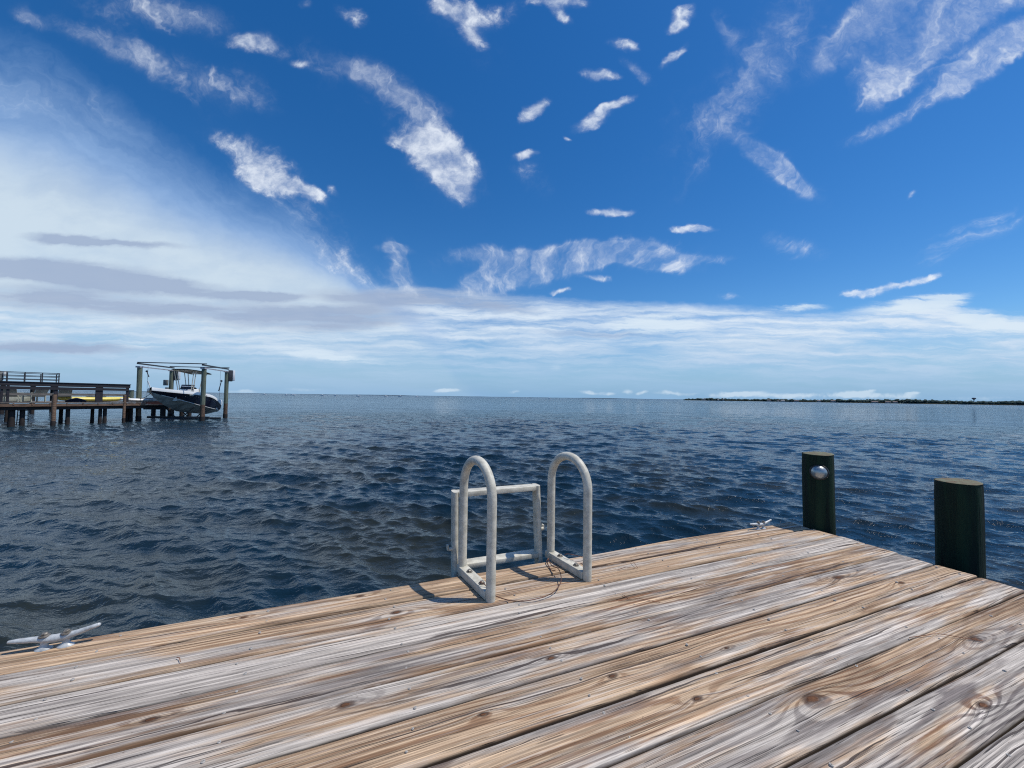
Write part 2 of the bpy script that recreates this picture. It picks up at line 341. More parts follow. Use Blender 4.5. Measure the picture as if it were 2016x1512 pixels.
    def limit(pts):
        q = []
        for (x, y) in pts:
            a, b_ = uv(x, y); q.append(((a+1.5)/3.0, b_))
        q = [(0.0, q[0][1])] + [k for k in q if 0 < k[0] < 1] + [(1.0, q[-1][1])]
        return n.curve(u01, q)
    veil = limit([(-60, 170), (100, 220), (200, 275), (300, 335), (400, 385), (500, 430), (600, 475), (680, 525), (740, 570), (860, 660), (1000, 780)])
    soft = n.rng(U, -1.3, -.35, .20, .05, 'LINEAR')
    Vw = n.xyz(P)[1]
    dv = n.m('DIVIDE', n.m('SUBTRACT', veil, Vw), soft)
    dV = n.rng(n.m('ADD', dv, n.m('MULTIPLY', n.m('SUBTRACT', tS, .5), 1.0)), -1.1, .8, 0, .93)
    dV = n.m('MULTIPLY', dV, n.rng(n.noise(n.vm('MULTIPLY', P, (1.2, 3.0, 1)), 2.6, 6, .6), .33, .60, .84, 1.0))
    dV = n.m('MULTIPLY', n.m('MULTIPLY', dV, front), n.rng(n.m('ADD', Vw, n.m('MULTIPLY', n.m('SUBTRACT', tB, .5), .16)), .10, .29, .12, 1.0))
    bank = limit([(-60, 560), (400, 575), (650, 566), (800, 562), (950, 572), (1100, 585), (1300, 592), (1500, 602), (1600, 608), (1700, 606), (1790, 586), (1840, 582), (1870, 590), (1900, 608), (1960, 615), (2060, 620)])
    Vf = n.xyz(Pf)[1]
    db = n.m('SUBTRACT', bank, Vf)
    up = n.rng(db, -.002, .028)
    body = n.rng(n.m('ADD', n.m('MULTIPLY', tB, .7), n.m('MULTIPLY', tB2, .3)), .40, .57, .30, 1.0, 'LINEAR')
    body = n.m('MULTIPLY', body, n.rng(Vf, .02, .12, .50, 1.0, 'LINEAR'))
    dB = n.m('MULTIPLY', n.m('MULTIPLY', up, body), front)
    dL = n.rng(n.m('MULTIPLY', mL, n.rng(tB2, .3, .6, .2, 1.2, 'LINEAR')), .1, 1.1, 0, .8)
    dC = n.rng(n.m('MULTIPLY', mC, n.rng(tP, .35, .6, .3, 1.2, 'LINEAR')), .15, .9, 0, .6)
    # scattered cloud for the rest of the dome
    rest = n.m('MULTIPLY', n.rng(n.noise(n.vm('MULTIPLY', Q, (1.1, .5, 1)), 1.0, 7, .6), .50, .72, 0, .7), n.rng(Y, .15, -.1))
    hz = n.rng(Z, 0.0, .16, .92, 0.0, 'LINEAR')                       # pale air low down
    c = n.mix(hz, n.vm('MULTIPLY', hs.outputs[0], (.88, 1.03, 1.17)), HAZE_C)
    c = n.mix(dB, c, n.mix(n.m('MULTIPLY', n.rng(Vf, .01, .20, .0, 1, 'LINEAR'), n.rng(tB2, .35, .6, .7, 1.1, 'LINEAR')), BANK_LO, BANK_HI))
    c = n.mix(dV, c, n.mix(n.rng(dv, .2, 1.4), VEIL_EDGE, VEIL_C))
    c = n.mix(n.m('MINIMUM', n.m('MULTIPLY', mG, n.rng(tB, .34, .56, .5, 1.6, 'LINEAR')), .80), c, GREY_C)
    c = n.mix(dF, c, WHITE_C); c = n.mix(dL, c, WHITE_L); c = n.mix(dP, c, WHITE_C); c = n.mix(dC, c, WHITE_L); c = n.mix(rest, c, BANK_HI)
    n.put(bg.inputs['Color'], c); bg.inputs['Strength'].default_value = SKY_STR
    world.cycles.sampling_method = 'MANUAL'; world.cycles.sample_map_resolution = 256
SKY_STR = .10; SKY_SAT = 1.35; SKY_VAL = 1.0
k = 1/SKY_STR
def sc3(c): return tuple(x*k for x in c)
HAZE_C = sc3((.20, .41, .68)); BANK_LO = sc3((.30, .50, .75)); BANK_HI = sc3((.68, .79, .92)); VEIL_C = sc3((.64, .76, .86)); VEIL_EDGE = sc3((.30, .47, .76))
GREY_C = sc3((.33, .42, .60)); WHITE_C = sc3((.82, .88, .97)); WHITE_L = sc3((.70, .82, .93))
build_sky()
sun = bpy.data.objects.new('sun', bpy.data.lights.new('sun', 'SUN')); col.objects.link(sun)
sun.data.energy = 3.85; sun.data.angle = R(.5); sun.data.color = (1, .945, .86)
sdir = Vector((math.cos(R(SUN_EL))*math.sin(R(SUN_AZ)), math.cos(R(SUN_EL))*math.cos(R(SUN_AZ)), math.sin(R(SUN_EL))))
sun.rotation_euler = (-sdir).to_track_quat('-Z', 'Y').to_euler(); sun.location = (8, 0, 12)

# ------------------------------------------------------------------ water
def water():
    g = np.random.default_rng(5)
    th1 = np.linspace(-76, 76, 1251); th2 = np.linspace(76, 284, 90)[1:-1]
    th = np.radians(np.concatenate([th1, th2]))
    r = [.5]
    while r[-1] < 40000:
        q = r[-1]; st = .0042 if q < 9 else (.0042+.0032*(math.log(q/9)/math.log(70/9)) if q < 70 else (.0085 if q < 260 else .06))
        if q < 1.3: st = .03
        r.append(q*(1+st))
    r = np.array(r); nr, na = len(r), len(th)
    RR, TT = np.meshgrid(r, th, indexing='ij')
    x = (RR*np.sin(TT)).astype(np.float32); y = (RR*np.cos(TT)).astype(np.float32)
    dr = np.gradient(r)[:, None].astype(np.float32)
    cell = np.maximum(dr, (RR*np.radians(.122)).astype(np.float32))
    z = np.zeros_like(x); dx = np.zeros_like(x); dy = np.zeros_like(x)
    nw = 96
    for i in range(nw):
        lam = .12*(1.25/.12)**((i+g.random())/nw)
        spread = 24 if lam > .6 else 36
        a = math.radians(-112 + g.normal(0, spread*.62))            # travel direction: towards the near left
        kx, ky = math.cos(a)*2*math.pi/lam, math.sin(a)*2*math.pi/lam
        slope = .039*(1.0 if lam < .8 else (.8/lam)**1.1)*(.75+.5*g.random())*1.0
        A = slope*lam/(2*math.pi)
        ph = kx*x+ky*y+g.random()*6.28
        att = np.clip(lam/(cell*2.3)-1, 0, 1)
        zc, zs = np.cos(ph)*(A*att), np.sin(ph)*(A*att)
        z += zc; dx -= zs*(math.cos(a)*.9); dy -= zs*(math.sin(a)*.9)
    gust = 1+.28*np.sin(x*.21+y*.13+1)*np.sin(y*.17-x*.09)
    x2, y2, z2 = x+dx*gust, y+dy*gust, z*gust+WZ
    co = np.stack([x2, y2, z2], -1).reshape(-1, 3)
    ii = np.arange(nr-1)[:, None]*na; jj = np.arange(na)[None, :]; j2 = (jj+1) % na
    q = np.stack([ii+jj, ii+na+jj, ii+na+j2, ii+j2], -1).reshape(-1, 4)[:, ::-1]
    c = len(co); co = np.concatenate([co, [[0, 0, WZ]]])
    me = bpy.data.meshes.new('water')
    nq = len(q); tri = np.stack([np.arange(na), (np.arange(na)+1) % na, np.full(na, c)], -1)[:, ::-1]
    me.vertices.add(len(co)); me.vertices.foreach_set('co', co.astype(np.float32).ravel())
    me.loops.add(nq*4+na*3); me.loops.foreach_set('vertex_index', np.concatenate([q.ravel(), tri.ravel()]).astype(np.int32))
    me.polygons.add(nq+na)
    me.polygons.foreach_set('loop_start', np.concatenate([np.arange(nq)*4, nq*4+np.arange(na)*3]).astype(np.int32))
    me.update(calc_edges=True); me.polygons.foreach_set('use_smooth', np.ones(nq+na, bool))
    if me.polygons[0].normal.z < 0: me.flip_normals()
    m, n, b = new_mat('bay_water')
    p = n.node('ShaderNodeTexCoord').outputs['Object']
    dist = n.vm('LENGTH', p)
    s1 = n.noise(n.vm('MULTIPLY', p, (5.5, 9, 1)), 1.0, 4, .6)
    s0 = n.noise(n.vm('MULTIPLY', p, (1.5, 3.4, 1)), 1.0, 4, .6)
    s2 = n.noise(n.vm('MULTIPLY', p, (.16, .42, 1)), 1.0, 3, .5)
    gustf = n.rng(n.noise(n.vm('MULTIPLY', p, (.05, .09, 1)), 1.0, 3, .5), .35, .65, .75, 1.25)
    near = n.rng(dist, 12, 45); far = n.rng(dist, 24, 80); vfar = n.rng(dist, 110, 300)
    s2 = n.noise(n.vm('MULTIPLY', p, (.28, .42, 1)), 1.0, 4, .6)
    s3 = n.noise(n.vm('MULTIPLY', p, (.035, .075, 1)), 1.0, 4, .6)
    hh = n.m('ADD', n.m('MULTIPLY', s1, n.rng(dist, 5, 30, .024, .075, 'LINEAR')), n.m('ADD', n.m('MULTIPLY', n.m('MULTIPLY', s0, near), .40), n.m('ADD', n.m('MULTIPLY', n.m('MULTIPLY', s2, far), 1.5), n.m('MULTIPLY', n.m('MULTIPLY', s3, vfar), 6.0))))
    hh = n.m('MULTIPLY', hh, gustf)
    bp = n.node('ShaderNodeBump'); bp.inputs['Distance'].default_value = 1.0; bp.inputs['Strength'].default_value = 1.0
    n.put(bp.inputs['Height'], hh); n.put(b.inputs['Normal'], bp.outputs[0])
    murk = n.noise(n.vm('MULTIPLY', p, (.35, .6, 1)), 1.0, 3, .5)
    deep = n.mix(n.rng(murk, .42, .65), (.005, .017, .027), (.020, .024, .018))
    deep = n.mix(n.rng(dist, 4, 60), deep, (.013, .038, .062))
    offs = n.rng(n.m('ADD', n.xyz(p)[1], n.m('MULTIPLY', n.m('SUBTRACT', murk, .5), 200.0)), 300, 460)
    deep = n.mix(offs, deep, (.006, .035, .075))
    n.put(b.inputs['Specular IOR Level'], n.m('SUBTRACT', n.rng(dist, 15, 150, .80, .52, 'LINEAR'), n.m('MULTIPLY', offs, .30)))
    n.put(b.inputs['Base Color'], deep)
    n.put(b.inputs['Roughness'], n.rng(dist, 5, 500, .03, .14, 'LINEAR'))
    b.inputs['IOR'].default_value = 1.333
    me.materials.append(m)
    o = bpy.data.objects.new('water', me); col.objects.link(o); tag(o, kind='structure')
water()

# ------------------------------------------------------------------ near dock
ANG = R(22.1)
ex = Vector((math.cos(ANG), math.sin(ANG), 0)); ey = Vector((-math.sin(ANG), math.cos(ANG), 0))
def L2W(a, b, z=0.0): return ex*a + ey*b + Vector((0, 0, z))
dock = thing('dock', 'weathered wooden dock of sun-bleached planks filling the foreground', 'dock', (0, 0, 0), ANG)
seams = [1.757, 1.620, 1.466, 1.331, 1.185, 1.040, .8945, .7470, .600, .4565, .312, .167, .022, -.123, -.268, -.413, -.558, -.703, -.848, -.993]
gaps = [0, .007, .005, .0075, .0065, .0075, .013, .0065, .0075, .008] + [.0075]*10
styles = [  # knots (a,n,size), warm, dark, pith depth, ring centre offset, stripes
    ([(-.361, 1.712, .009), (.038, 1.727, .010)], .60, .40, .17, .07, .45),
    ([(.166, 1.551, .015)], .54, .45, .14, -.05, .5),
    ([], .38, .36, .22, .09, .35),
    ([(-.458, 1.264, .012)], .53, .56, .10, .06, .95),
    ([(-.003, 1.140, .014), (.596, 1.108, .012), (2.128, 1.125, .020)], .46, .50, .10, .05, .6),
    ([(.33, .981, .009), (.732, .975, .011), (1.171, .945, .007), (2.35, .99, .013)], .62, .44, .12, -.06, .55),
    ([(.895, .815, .011)], .50, .44, .09, .05, .6),
    ([(1.199, .700, .022), (2.042, .665, .018)], .50, .52, .08, -.03, .8),
    ([(1.62, .515, .015)], .44, .52, .11, .06, .8),
    ([(1.9, .38, .014)], .36, .45, .10, -.05, .9)]
prnd = np.random.default_rng(11)
def plank(i, a0, a1, y0, y1):
    na = int((a1-a0)/.018); prof_n = 9; T = .038; rc = .006
    w = y1-y0
    ys = [0, 0, rc*.3, rc, .25*w, .5*w, .75*w, w-rc, w-rc*.3, w, w]
    zs = [-T, -rc, -rc*.3, 0, .0, .0, .0, 0, -rc*.3, -rc, -T]
    xs = np.linspace(a0, a1, na); 
    def wob(s, f, amp):
        out = np.zeros(na)
        for k in range(7):
            out += np.sin(xs*f*(1.7**k)+prnd.random()*6.28)*amp/(1.45**k)
        return out
    e0 = wob(0, 2.2, .0011); e1 = wob(0, 2.5, .0011)
    if i == 0: e1 = e1*1.6 + .016*np.exp(-((xs-1.75)/.33)**2) - .012*np.exp(-((xs-2.6)/.15)**2)
    cup = (prnd.random()-.5)*.003; lift = (prnd.random()-.5)*.0025; twist = wob(0, 1.1, .0012)
    vs = []; K = len(ys)
    for j in range(na):
        for q in range(K):
            s = ys[q]/w*2-1
            yy = y0+ys[q]; yy += e0[j] if q < 4 else (e1[j] if q > 6 else 0)
            zz = zs[q]+lift+cup*(1-s*s)+s*twist[j]
            xx = xs[j]
            if j == na-1: xx += endw[q]
            vs.append((xx, yy, zz)) if j < na-1 else vs.append((xx, yy, zz-(.003 if zs[q] > -.01 else 0)))
        if j == 0: endw = np.interp(np.linspace(0, 1, K), np.linspace(0, 1, 4), prnd.normal(0, .0035, 4))
    fs = [(j*K+q, j*K+q+1, (j+1)*K+q+1, (j+1)*K+q) for j in range(na-1) for q in range(K-1)]
    fs += [tuple(range(K))[::-1], tuple((na-1)*K+q for q in range(K))]
    fs += [((j+1)*K, (j+1)*K+K-1, j*K+K-1, j*K) for j in range(na-1)]
    b = MB().add(vs, fs)
    st = styles[i] if i < len(styles) else ([(prnd.random()*3-1, (y0+y1)/2, .012)], .35+.3*prnd.random(), .42+.12*prnd.random(), .1, 0, .7)
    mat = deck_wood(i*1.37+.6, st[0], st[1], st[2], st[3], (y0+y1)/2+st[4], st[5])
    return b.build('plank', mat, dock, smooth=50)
ends = [2.785, 2.788, 2.800, 2.798, 2.784, 2.799, 2.790, 2.795, 2.797, 2.790]
for i in range(len(seams)-1):
    y1 = seams[i]-gaps[i]/2; y0 = seams[i+1]+(gaps[i+1]/2)
    plank(i, -2.6, ends[i] if i < 10 else 2.79+.008*prnd.random(), y0, y1)
for a in (-2.49, -2.05, -1.61, -1.17, -.728, -.29, .155, .62, 1.04, 1.47, 1.90, 2.33, 2.735):
    MB().box((a, .38, -.042-.0975), (.04, 2.70, .19)).build('joist', MAT['joist'], dock)
MB().box((.1, 1.752-.02, -.2), (5.30, .036, .18)).build('edge_board', MAT['joist'], dock)
# screws: nearest hundred as parts, the rest as one
scr = []
for i in range(len(seams)-1):
    w = seams[i]-seams[i+1]
    for a in (-1.17, -.728, -.29, .155, .62, 1.04, 1.47, 1.90, 2.33, 2.74):
        for s in (.24, .76):
            scr.append((a+rnd.gauss(0, .012), seams[i+1]+w*s+rnd.gauss(0, .009)))
def in_view(a, b):
    w = L2W(a, b); v = w-Vector((0, 0, H_EYE)); d = v.dot(cF)
    if d < .1: return False
    return abs(v.dot(cR)/d*FPX) < 1008 and abs(v.dot(cU)/d*FPX) < 756
scr.sort(key=lambda p: (not in_view(*p), (L2W(*p)-Vector((0, 0, H_EYE))).length))
def screw_mb(mb, a, b, s=1.0, tilt=0.0):
    m = Matrix.Translation((a, b, .0)) @ Matrix.Rotation(tilt, 4, 'X')
    return mb.lathe([(.0035*s, -.004), (.0052*s, .0012), (.0050*s, .0022), (.0022*s, .0026), (.0018*s, .0012)], 12, m)
sm = screw_mb(MB(), 0, 0).build('screw', MAT['screw'], dock)
first = True
for (a, b) in scr[:100]:
    o = sm if first else sm.copy()
    if not first: col.objects.link(o); o.parent = dock
    first = False
    o.location = (a, b, rnd.uniform(-.0002, .0012)); o.rotation_euler = (rnd.gauss(0, .15), rnd.gauss(0, .15), 0); o.scale = [rnd.uniform(.65, 1.0)]*3
mb = MB()
for (a, b) in scr[100:]: screw_mb(mb, a, b)
tag(mb.build('screw', MAT['screw'], dock), kind='stuff')
for (a, b) in ((-1.9, 1.60), (.35, 1.60), (-1.9, -.6), (.35, -.6), (2.55, -.6), (2.4, 1.5)):
    MB().tube([(a, b, -3.2), (a, b, -.25)], .1, 16).build('support_post', MAT['pile_dark'], dock)

# ------------------------------------------------------------------ swim ladder and grab rails
lad = thing('swim_ladder', 'pale aluminium swim ladder with two hooped grab rails bolted to the dock edge', 'ladder', L2W(.70, 1.76), ANG)
LO = Vector((.70, 1.76, 0))
def lp(a, b, z): return Vector((a, b, z)) - LO
def grab(a0, n0, a1, n1):
    s = Vector((a0, n0, 0)); e = Vector((a1, n1, 0)); d = (e-s); span = d.length; d.normalize(); rr = span/2; zt = .403
    pts = [s+Vector((0, 0, .0005))]+[s+Vector((0, 0, zt*k/6)) for k in range(1, 6)]
    for k in range(0, 25):
        t = math.pi*k/24
        pts.append(s+d*(rr-rr*math.cos(t))+Vector((0, 0, zt+rr*math.sin(t))))
    pts += [e+Vector((0, 0, zt*k/6)) for k in range(5, 0, -1)]+[e+Vector((0, 0, .034))]
    hr = MB().tube([p-LO for p in pts], .0200, 24).build('grab_rail', MAT['alu'], lad, 50)
    bb = MB().beam(s+d*.012+Vector((0, 0, .0185))-LO, e+d*.022+Vector((0, 0, .0185))-LO, .043, .035, bev=.003).build('base_bar', MAT['alu'], hr)
    for f in (.28, .72):
        c = s+d*span*f+Vector((0, 0, .036))-LO; m = Matrix.Translation(c)
        mb = MB().lathe([(.0145, 0), (.0145, .0022), (.0105, .003), (.0105, .003)], 20, m)
        mb.lathe([(.0100, .003), (.0100, .0085), (.0075, .0105)], 6, m)
        mb.build('bolt', MAT['bolt'], hr)
grab(.530, 1.503, .486, 1.783); grab(.999, 1.517, .956, 1.790)
ztop, zbot = .362, -1.5
def rail_pt(a, z): return lp(a + .02*(ztop-z)*(1 if a > .7 else -.3)*.6, 1.835+.033 + .030*(z-ztop)/.37*1.0, z)
for a in (.464, .905):
    mb = MB(); pts = [rail_pt(a, z) for z in (ztop, .25, .1, -.05, -.4, -.8, zbot)]
    # flattened tube: long axis away from the dock
    vs = []; K = 20
    for p in pts:
        for k in range(K):
            t = 2*math.pi*k/K; c, s = math.cos(t), math.sin(t)
            vs.append(p+Vector((.0145*math.copysign(abs(c)**.7, c), .033*math.copysign(abs(s)**.7, s), 0)))
    fs = [(i*K+k, i*K+(k+1) % K, (i+1)*K+(k+1) % K, (i+1)*K+k) for i in range(len(pts)-1) for k in range(K)]
    fs += [tuple(range(K)), tuple((len(pts)-1)*K+k for k in range(K))[::-1]]
    sr = mb.add(vs, fs).build('side_rail', MAT['alu'], lad, 50)
    zz = .135 if a > .7 else .095; q = rail_pt(a, zz); sg = 1 if a > .7 else -1
    MB().tube([q+Vector((sg*.010, -.006, 0)), q+Vector((sg*.030, -.006, 0))], .009, 12).box(tuple(q+Vector((sg*.034, .004, .006))), (.006, .02, .024)).build('pivot_bolt', MAT['alu'], sr)
z = ztop-.012; first = True
while z > zbot+.1:
    a0 = rail_pt(.464, z); a1 = rail_pt(.905, z)
    mb = MB().beam(a0+Vector((.012, 0, 0)), a1-Vector((.012, 0, 0)), .062, .024, bev=.003)
    mb.build('rung', MAT['alu'], lad); z -= .337

# wire between the bolts
def spline(pts, k=8):
    P = [Vector(p) for p in pts]; out = []
    for i in range(len(P)-1):
        p0 = P[max(i-1, 0)]; p1 = P[i]; p2 = P[i+1]; p3 = P[min(i+2, len(P)-1)]
        for j in range(k):
            t = j/k
            out.append(.5*((2*p1)+(p2-p0)*t+(2*p0-5*p1+4*p2-p3)*t*t+(-p0+3*p1-3*p2+p3)*t**3))
    return out+[P[-1]]
W = [(.513, 1.573, .047), (.502, 1.560, .052), (.520, 1.545, .046), (.552, 1.507, .014), (.62, 1.452, .006), (.70, 1.432, .010), (.78, 1.447, .012), (.845, 1.492, .020), (.878, 1.545, .030), (.893, 1.60, .035),
     (.897, 1.66, .020), (.917, 1.735, .012), (.925, 1.752, .016), (.905, 1.735, .012), (.893, 1.690, .006), (.884, 1.640, .010), (.880, 1.60, .028)]
tag(MB().tube([L2W(*p) for p in spline(W)], .0021, 6).build('wire', MAT['rust_wire'], None, 60), 'thin rusty wire looped on the planks between the two grab rails', 'wire')
W = [(.981, 1.690, .050), (.99, 1.672, .060), (1.02, 1.63, .062), (1.045, 1.60, .058), (1.040, 1.575, .040), (1.022, 1.572, .041), (1.010, 1.590, .044)]
tag(MB().tube([L2W(*p) for p in spline(W)], .0019, 6).build('wire', MAT['rust_wire'], None, 60), 'short stiff wire sticking up from the bolts of the right grab rail', 'wire')

# ------------------------------------------------------------------ cleats
def cleat(label, a0, b0, a1, b1, tilt0=.0, s=1.0):
    c = L2W((a0+a1)/2, (b0+b1)/2); d = L2W(a1, b1)-L2W(a0, b0); L = d.length
    t = thing('dock_cleat', label, 'cleat', c, math.atan2(d.y, d.x), 'pale metal cleats along the dock edge')
    h = L/2; f = L*.12
    pts = [(-h, 0, .038), (-h*.8, 0, .037), (-h*.45, 0, .034), (-h*.2, 0, .030), (0, 0, .029), (h*.2, 0, .030), (h*.45, 0, .036), (h*.8, 0, .047), (h*.97, 0, .052), (h, 0, .053)]
    rs = [.0045, .0070, .0088, .0115, .0120, .0115, .0088, .0068, .0060, .0035]
    MB().tube([Vector(p) for p in pts], [r*s for r in rs], 16, up=(0, 0, 1)).build('horn', MAT['cleat'], t, 60)
    for sx in (-1, 1):
        prof = [(.0175*s, .0005), (.0170*s, .0025), (.0105*s, .007), (.0070*s, .014), (.0080*s, .027)]
        mb = MB().lathe(prof, 18, Matrix.Translation((sx*f, 0, 0)) @ Matrix.Diagonal((1.25, .85, 1, 1)))
        mb.build('foot', MAT['cleat'], t, 50)
        mb = MB().lathe([(.0135*s, 0), (.0135*s, .003), (.0095*s, .004)], 18, Matrix.Translation((sx*f, 0, .040)))
        mb.lathe([(.0088*s, .004), (.0088*s, .0085), (.006*s, .0115)], 6, Matrix.Translation((sx*f, 0, .040)))
        mb.build('bolt', MAT['bolt'], t)
    return t
cleat('white metal cleat with two rusty bolts at the near left edge of the dock', -.985, 1.728, -.765, 1.722)
cleat('small pale cleat on the far corner plank beside the post with the round light', 2.355, 1.727, 2.535, 1.712, s=.85)

# ------------------------------------------------------------------ the two green piles at the dock end
def pile(label, w, r, top, cap=None, lean=(0, 0)):
    t = thing('mooring_post', label, 'post', (w.x, w.y, WZ), 0)
    pts = []; rs = []; K = 40; g = random.Random(int(w.x*100))
    vs = []; H = top-WZ; n = 44
    ph = [g.uniform(0, 6.28) for _ in range(6)]
    for i in range(n):
        z = -2.0+(H+2.0)*i/(n-1)
        for k in range(K):
            a = 2*math.pi*k/K
            rr = r*(1+.012*math.sin(3*a+ph[0]+z*.6)+.008*math.sin(7*a+ph[1]+z*1.3)+.006*math.sin(z*5+ph[2]+a))
            if i == n-1: rr -= .002
            vs.append((rr*math.cos(a)+lean[0]*z/H, rr*math.sin(a)+lean[1]*z/H, z if i < n-1 else z))
    fs = [(i*K+k, i*K+(k+1) % K, (i+1)*K+(k+1) % K, (i+1)*K+k) for i in range(n-1) for k in range(K)]
    MB().add(vs, fs+[tuple(range(K))[::-1]]).build('shaft', MAT['pile_near'], t, 60)
    vs = []; rings = [1.0, .82, .55, .28]
    for q, f in enumerate(rings):
        for k in range(K):
            a = 2*math.pi*k/K
            vs.append(((r-.001)*f*math.cos(a)+lean[0], (r-.001)*f*math.sin(a)+lean[1], H+(.0 if q == 0 else .005+g.uniform(-.002, .002))+.006*math.cos(a)*f))
    fs = [(i*K+k, i*K+(k+1) % K, (i+1)*K+(k+1) % K, (i+1)*K+k) for i in range(3) for k in range(K)]+[tuple(3*K+k for k in range(K))]
    MB().add(vs, fs).build('cut_top', MAT['pile_top'], t, 60)
    return t
p1 = L2W(2.89, 1.624)
post1 = pile('dark green round post at the far dock corner carrying a round mirror-like light', p1, .086, .477, lean=(-.012, 0))
post2 = pile('thick dark green post with pale flat top, outermost at the right edge', Vector((2.495, 2.165, 0)), .092, .392)
# domed light
v = (Vector((0, 0, H_EYE))-p1); v.z = 0; v.normalize(); v = (v+Vector((-.05, 0, 0))).normalized()
pd = p1+v*.084; pd.z = .477-.110
lt = thing('dome_light', 'round silver domed light in a black ring on the front of the far green post', 'light', pd, 0)
rot = v.to_track_quat('Z', 'Y').to_matrix().to_4x4()
MB().lathe([(.050, -.012), (.052, .006), (.049, .012), (.043, .013)], 40, rot).build('mounting_ring', MAT['black'], lt, 50)
MB().lathe([(.0435, .008), (.0430, .014), (.040, .022), (.033, .031), (.023, .037), (.011, .040), (.001, .041)], 40, rot).build('dome', MAT['chrome'], lt, 80)
pn = p1+v*.087; pn.z = .477-.228
tag(MB().lathe([(.006, -.01), (.006, .003), (.003, .004)], 10, Matrix.Translation(pn) @ rot).build('nail', MAT['white'], None), 'small white nail head below the round light on the green post', 'nail')

# ------------------------------------------------------------------ litter on the planks
for (x1, y1, x2, y2, dz, lab) in (
        (1216, 1122, 1250, 1119, .006, 'curved brown twig lying on the planks right of the ladder'),
        (1242, 1106, 1256, 1119, .010, 'short bent twig crossing another twig right of the ladder'),
        (1218, 1183, 1300, 1186, .004, 'long reddish pine needle lying across the middle planks'),
        (1225, 1171, 1236, 1178, .004, 'tiny pine needle beside the long reddish needle'),
        (1790, 1255, 1936, 1262, .004, 'long thin pine needle lying across a seam near the right edge'),
        (348, 1294, 355, 1303, .004, 'tiny needle lying on the brown plank near the left cleat')):
    a = at(x1, y1, .004); b = at(x2, y2, .004); c = (a+b)/2+Vector((0, .1*(b-a).length, dz*min(1, (b-a).length/.06)))
    tag(MB().tube(spline([a, (a+c)/2+Vector((0, 0, .0005)), c, (b+c)/2, b], 5), .0011, 5).build('pine_needle' if 'needle' in lab else 'twig', MAT['needle'], None), lab, 'needle' if 'needle' in lab else 'twig', 'dry twigs and needles on the dock')

# ================================================================== the neighbour's dock (heights over water = z - WZ)
def wz(h): return WZ+h
A = Vector((-26.0, 19.5, 0)); B = Vector((-23.75, 23.9, 0)); dd = (B-A).normalized(); nn = Vector((-dd.y, dd.x, 0)); a2 = math.atan2(dd.y, dd.x)
D2 = thing('neighbour_dock', 'brown wooden dock on many dark piles reaching in from the left', 'dock', (A.x, A.y, WZ), a2)
xe = 5.75
dk = MB()
xx = -9.0
while xx < xe-.05:
    dk.box((xx+.07, 2.1, 1.235), (.133, 4.35, .04)); xx += .142
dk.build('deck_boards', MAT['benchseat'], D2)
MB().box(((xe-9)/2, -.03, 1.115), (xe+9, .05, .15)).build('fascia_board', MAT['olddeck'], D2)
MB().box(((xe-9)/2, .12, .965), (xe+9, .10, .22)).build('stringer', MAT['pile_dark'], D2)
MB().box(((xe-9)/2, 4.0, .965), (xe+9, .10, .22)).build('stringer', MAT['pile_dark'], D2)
mb = MB(); xx = -8.8
while xx < xe: mb.box((xx, -.045, 1.165), (.05, .05, .09)); xx += .62
mb.build('joist_ends', MAT['olddeck'], D2)
Di = D2.matrix_world
def d2l(w):
    v = Vector((w.x-A.x, w.y-A.y, 0)); return v.dot(dd), v.dot(nn)
def wat(x, y): return at(x, y, WZ)
for (x, y, r, front) in ((-30, 845, .11, 0), (12, 830, .10, 0), (29, 841, .155, 0), (56, 841, .12, 0), (104, 839, .115, 1), (119, 833, .105, 0), (152, 838, .11, 0), (181, 832, .10, 0), (204, 834, .10, 0), (226, 835, .11, 0), (243, 832, .09, 1), (250, 829, .13, 0), (257, 829, .12, 0)):
    w = wat(x, y); lx, ly = d2l(w)
    top = 1.70 if front else 1.10
    if not front: ly = max(ly, .3)
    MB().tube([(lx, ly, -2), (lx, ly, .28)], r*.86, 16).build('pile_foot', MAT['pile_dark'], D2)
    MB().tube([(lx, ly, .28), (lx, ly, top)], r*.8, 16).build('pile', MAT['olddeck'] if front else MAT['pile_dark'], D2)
# under-dock swim ladder
w = wat(44, 834); lx, ly = d2l(w)
ul = thing('ladder', 'dark thin ladder hanging into the water under the left dock', 'ladder', w, a2)
for s in (-.22, .22): MB().tube([(s, 0, -.6), (s*.8, 0, 1.0)], .02, 8).build('side_rail', MAT['steel'], ul)
for q in range(5): MB().tube([(-.21, 0, -.3+q*.26), (.21, 0, -.3+q*.26)], .016, 8).build('rung', MAT['steel'], ul)
# bench
bn = thing('bench', 'long dark wooden bench with slatted back along the edge of the left dock', 'bench', A+dd*(-1.9)+nn*.25+Vector((0, 0, wz(1.255))), a2)
x0, x1 = -6.0, 6.95
MB().box(((x0+x1)/2, .25, .45), (x1-x0, .42, .05)).box(((x0+x1)/2, .02, .435), (x1-x0, .04, .12)).build('seat', MAT['benchseat'], bn)
MB().box(((x0+x1)/2, -.06, .975), (x1-x0, .05, .21)).box(((x0+x1)/2, -.03, 1.09), (x1-x0+.04, .17, .03)).build('backrest', MAT['benchdark'], bn)
MB().box(((x0+x1)/2, -.06, .765), (x1-x0-.12, .04, .16)).build('backrest', MAT['benchdark'], bn)
for xq, wq in ((-4, .09), (-2.2, .09), (.4, .1), (2.05, .09), (2.25, .09), (3.9, .13), (5.6, .30), (6.85, .12)):
    MB().box((xq, 0, .48), (wq, .09, .95)).build('leg', MAT['benchdark'], bn)
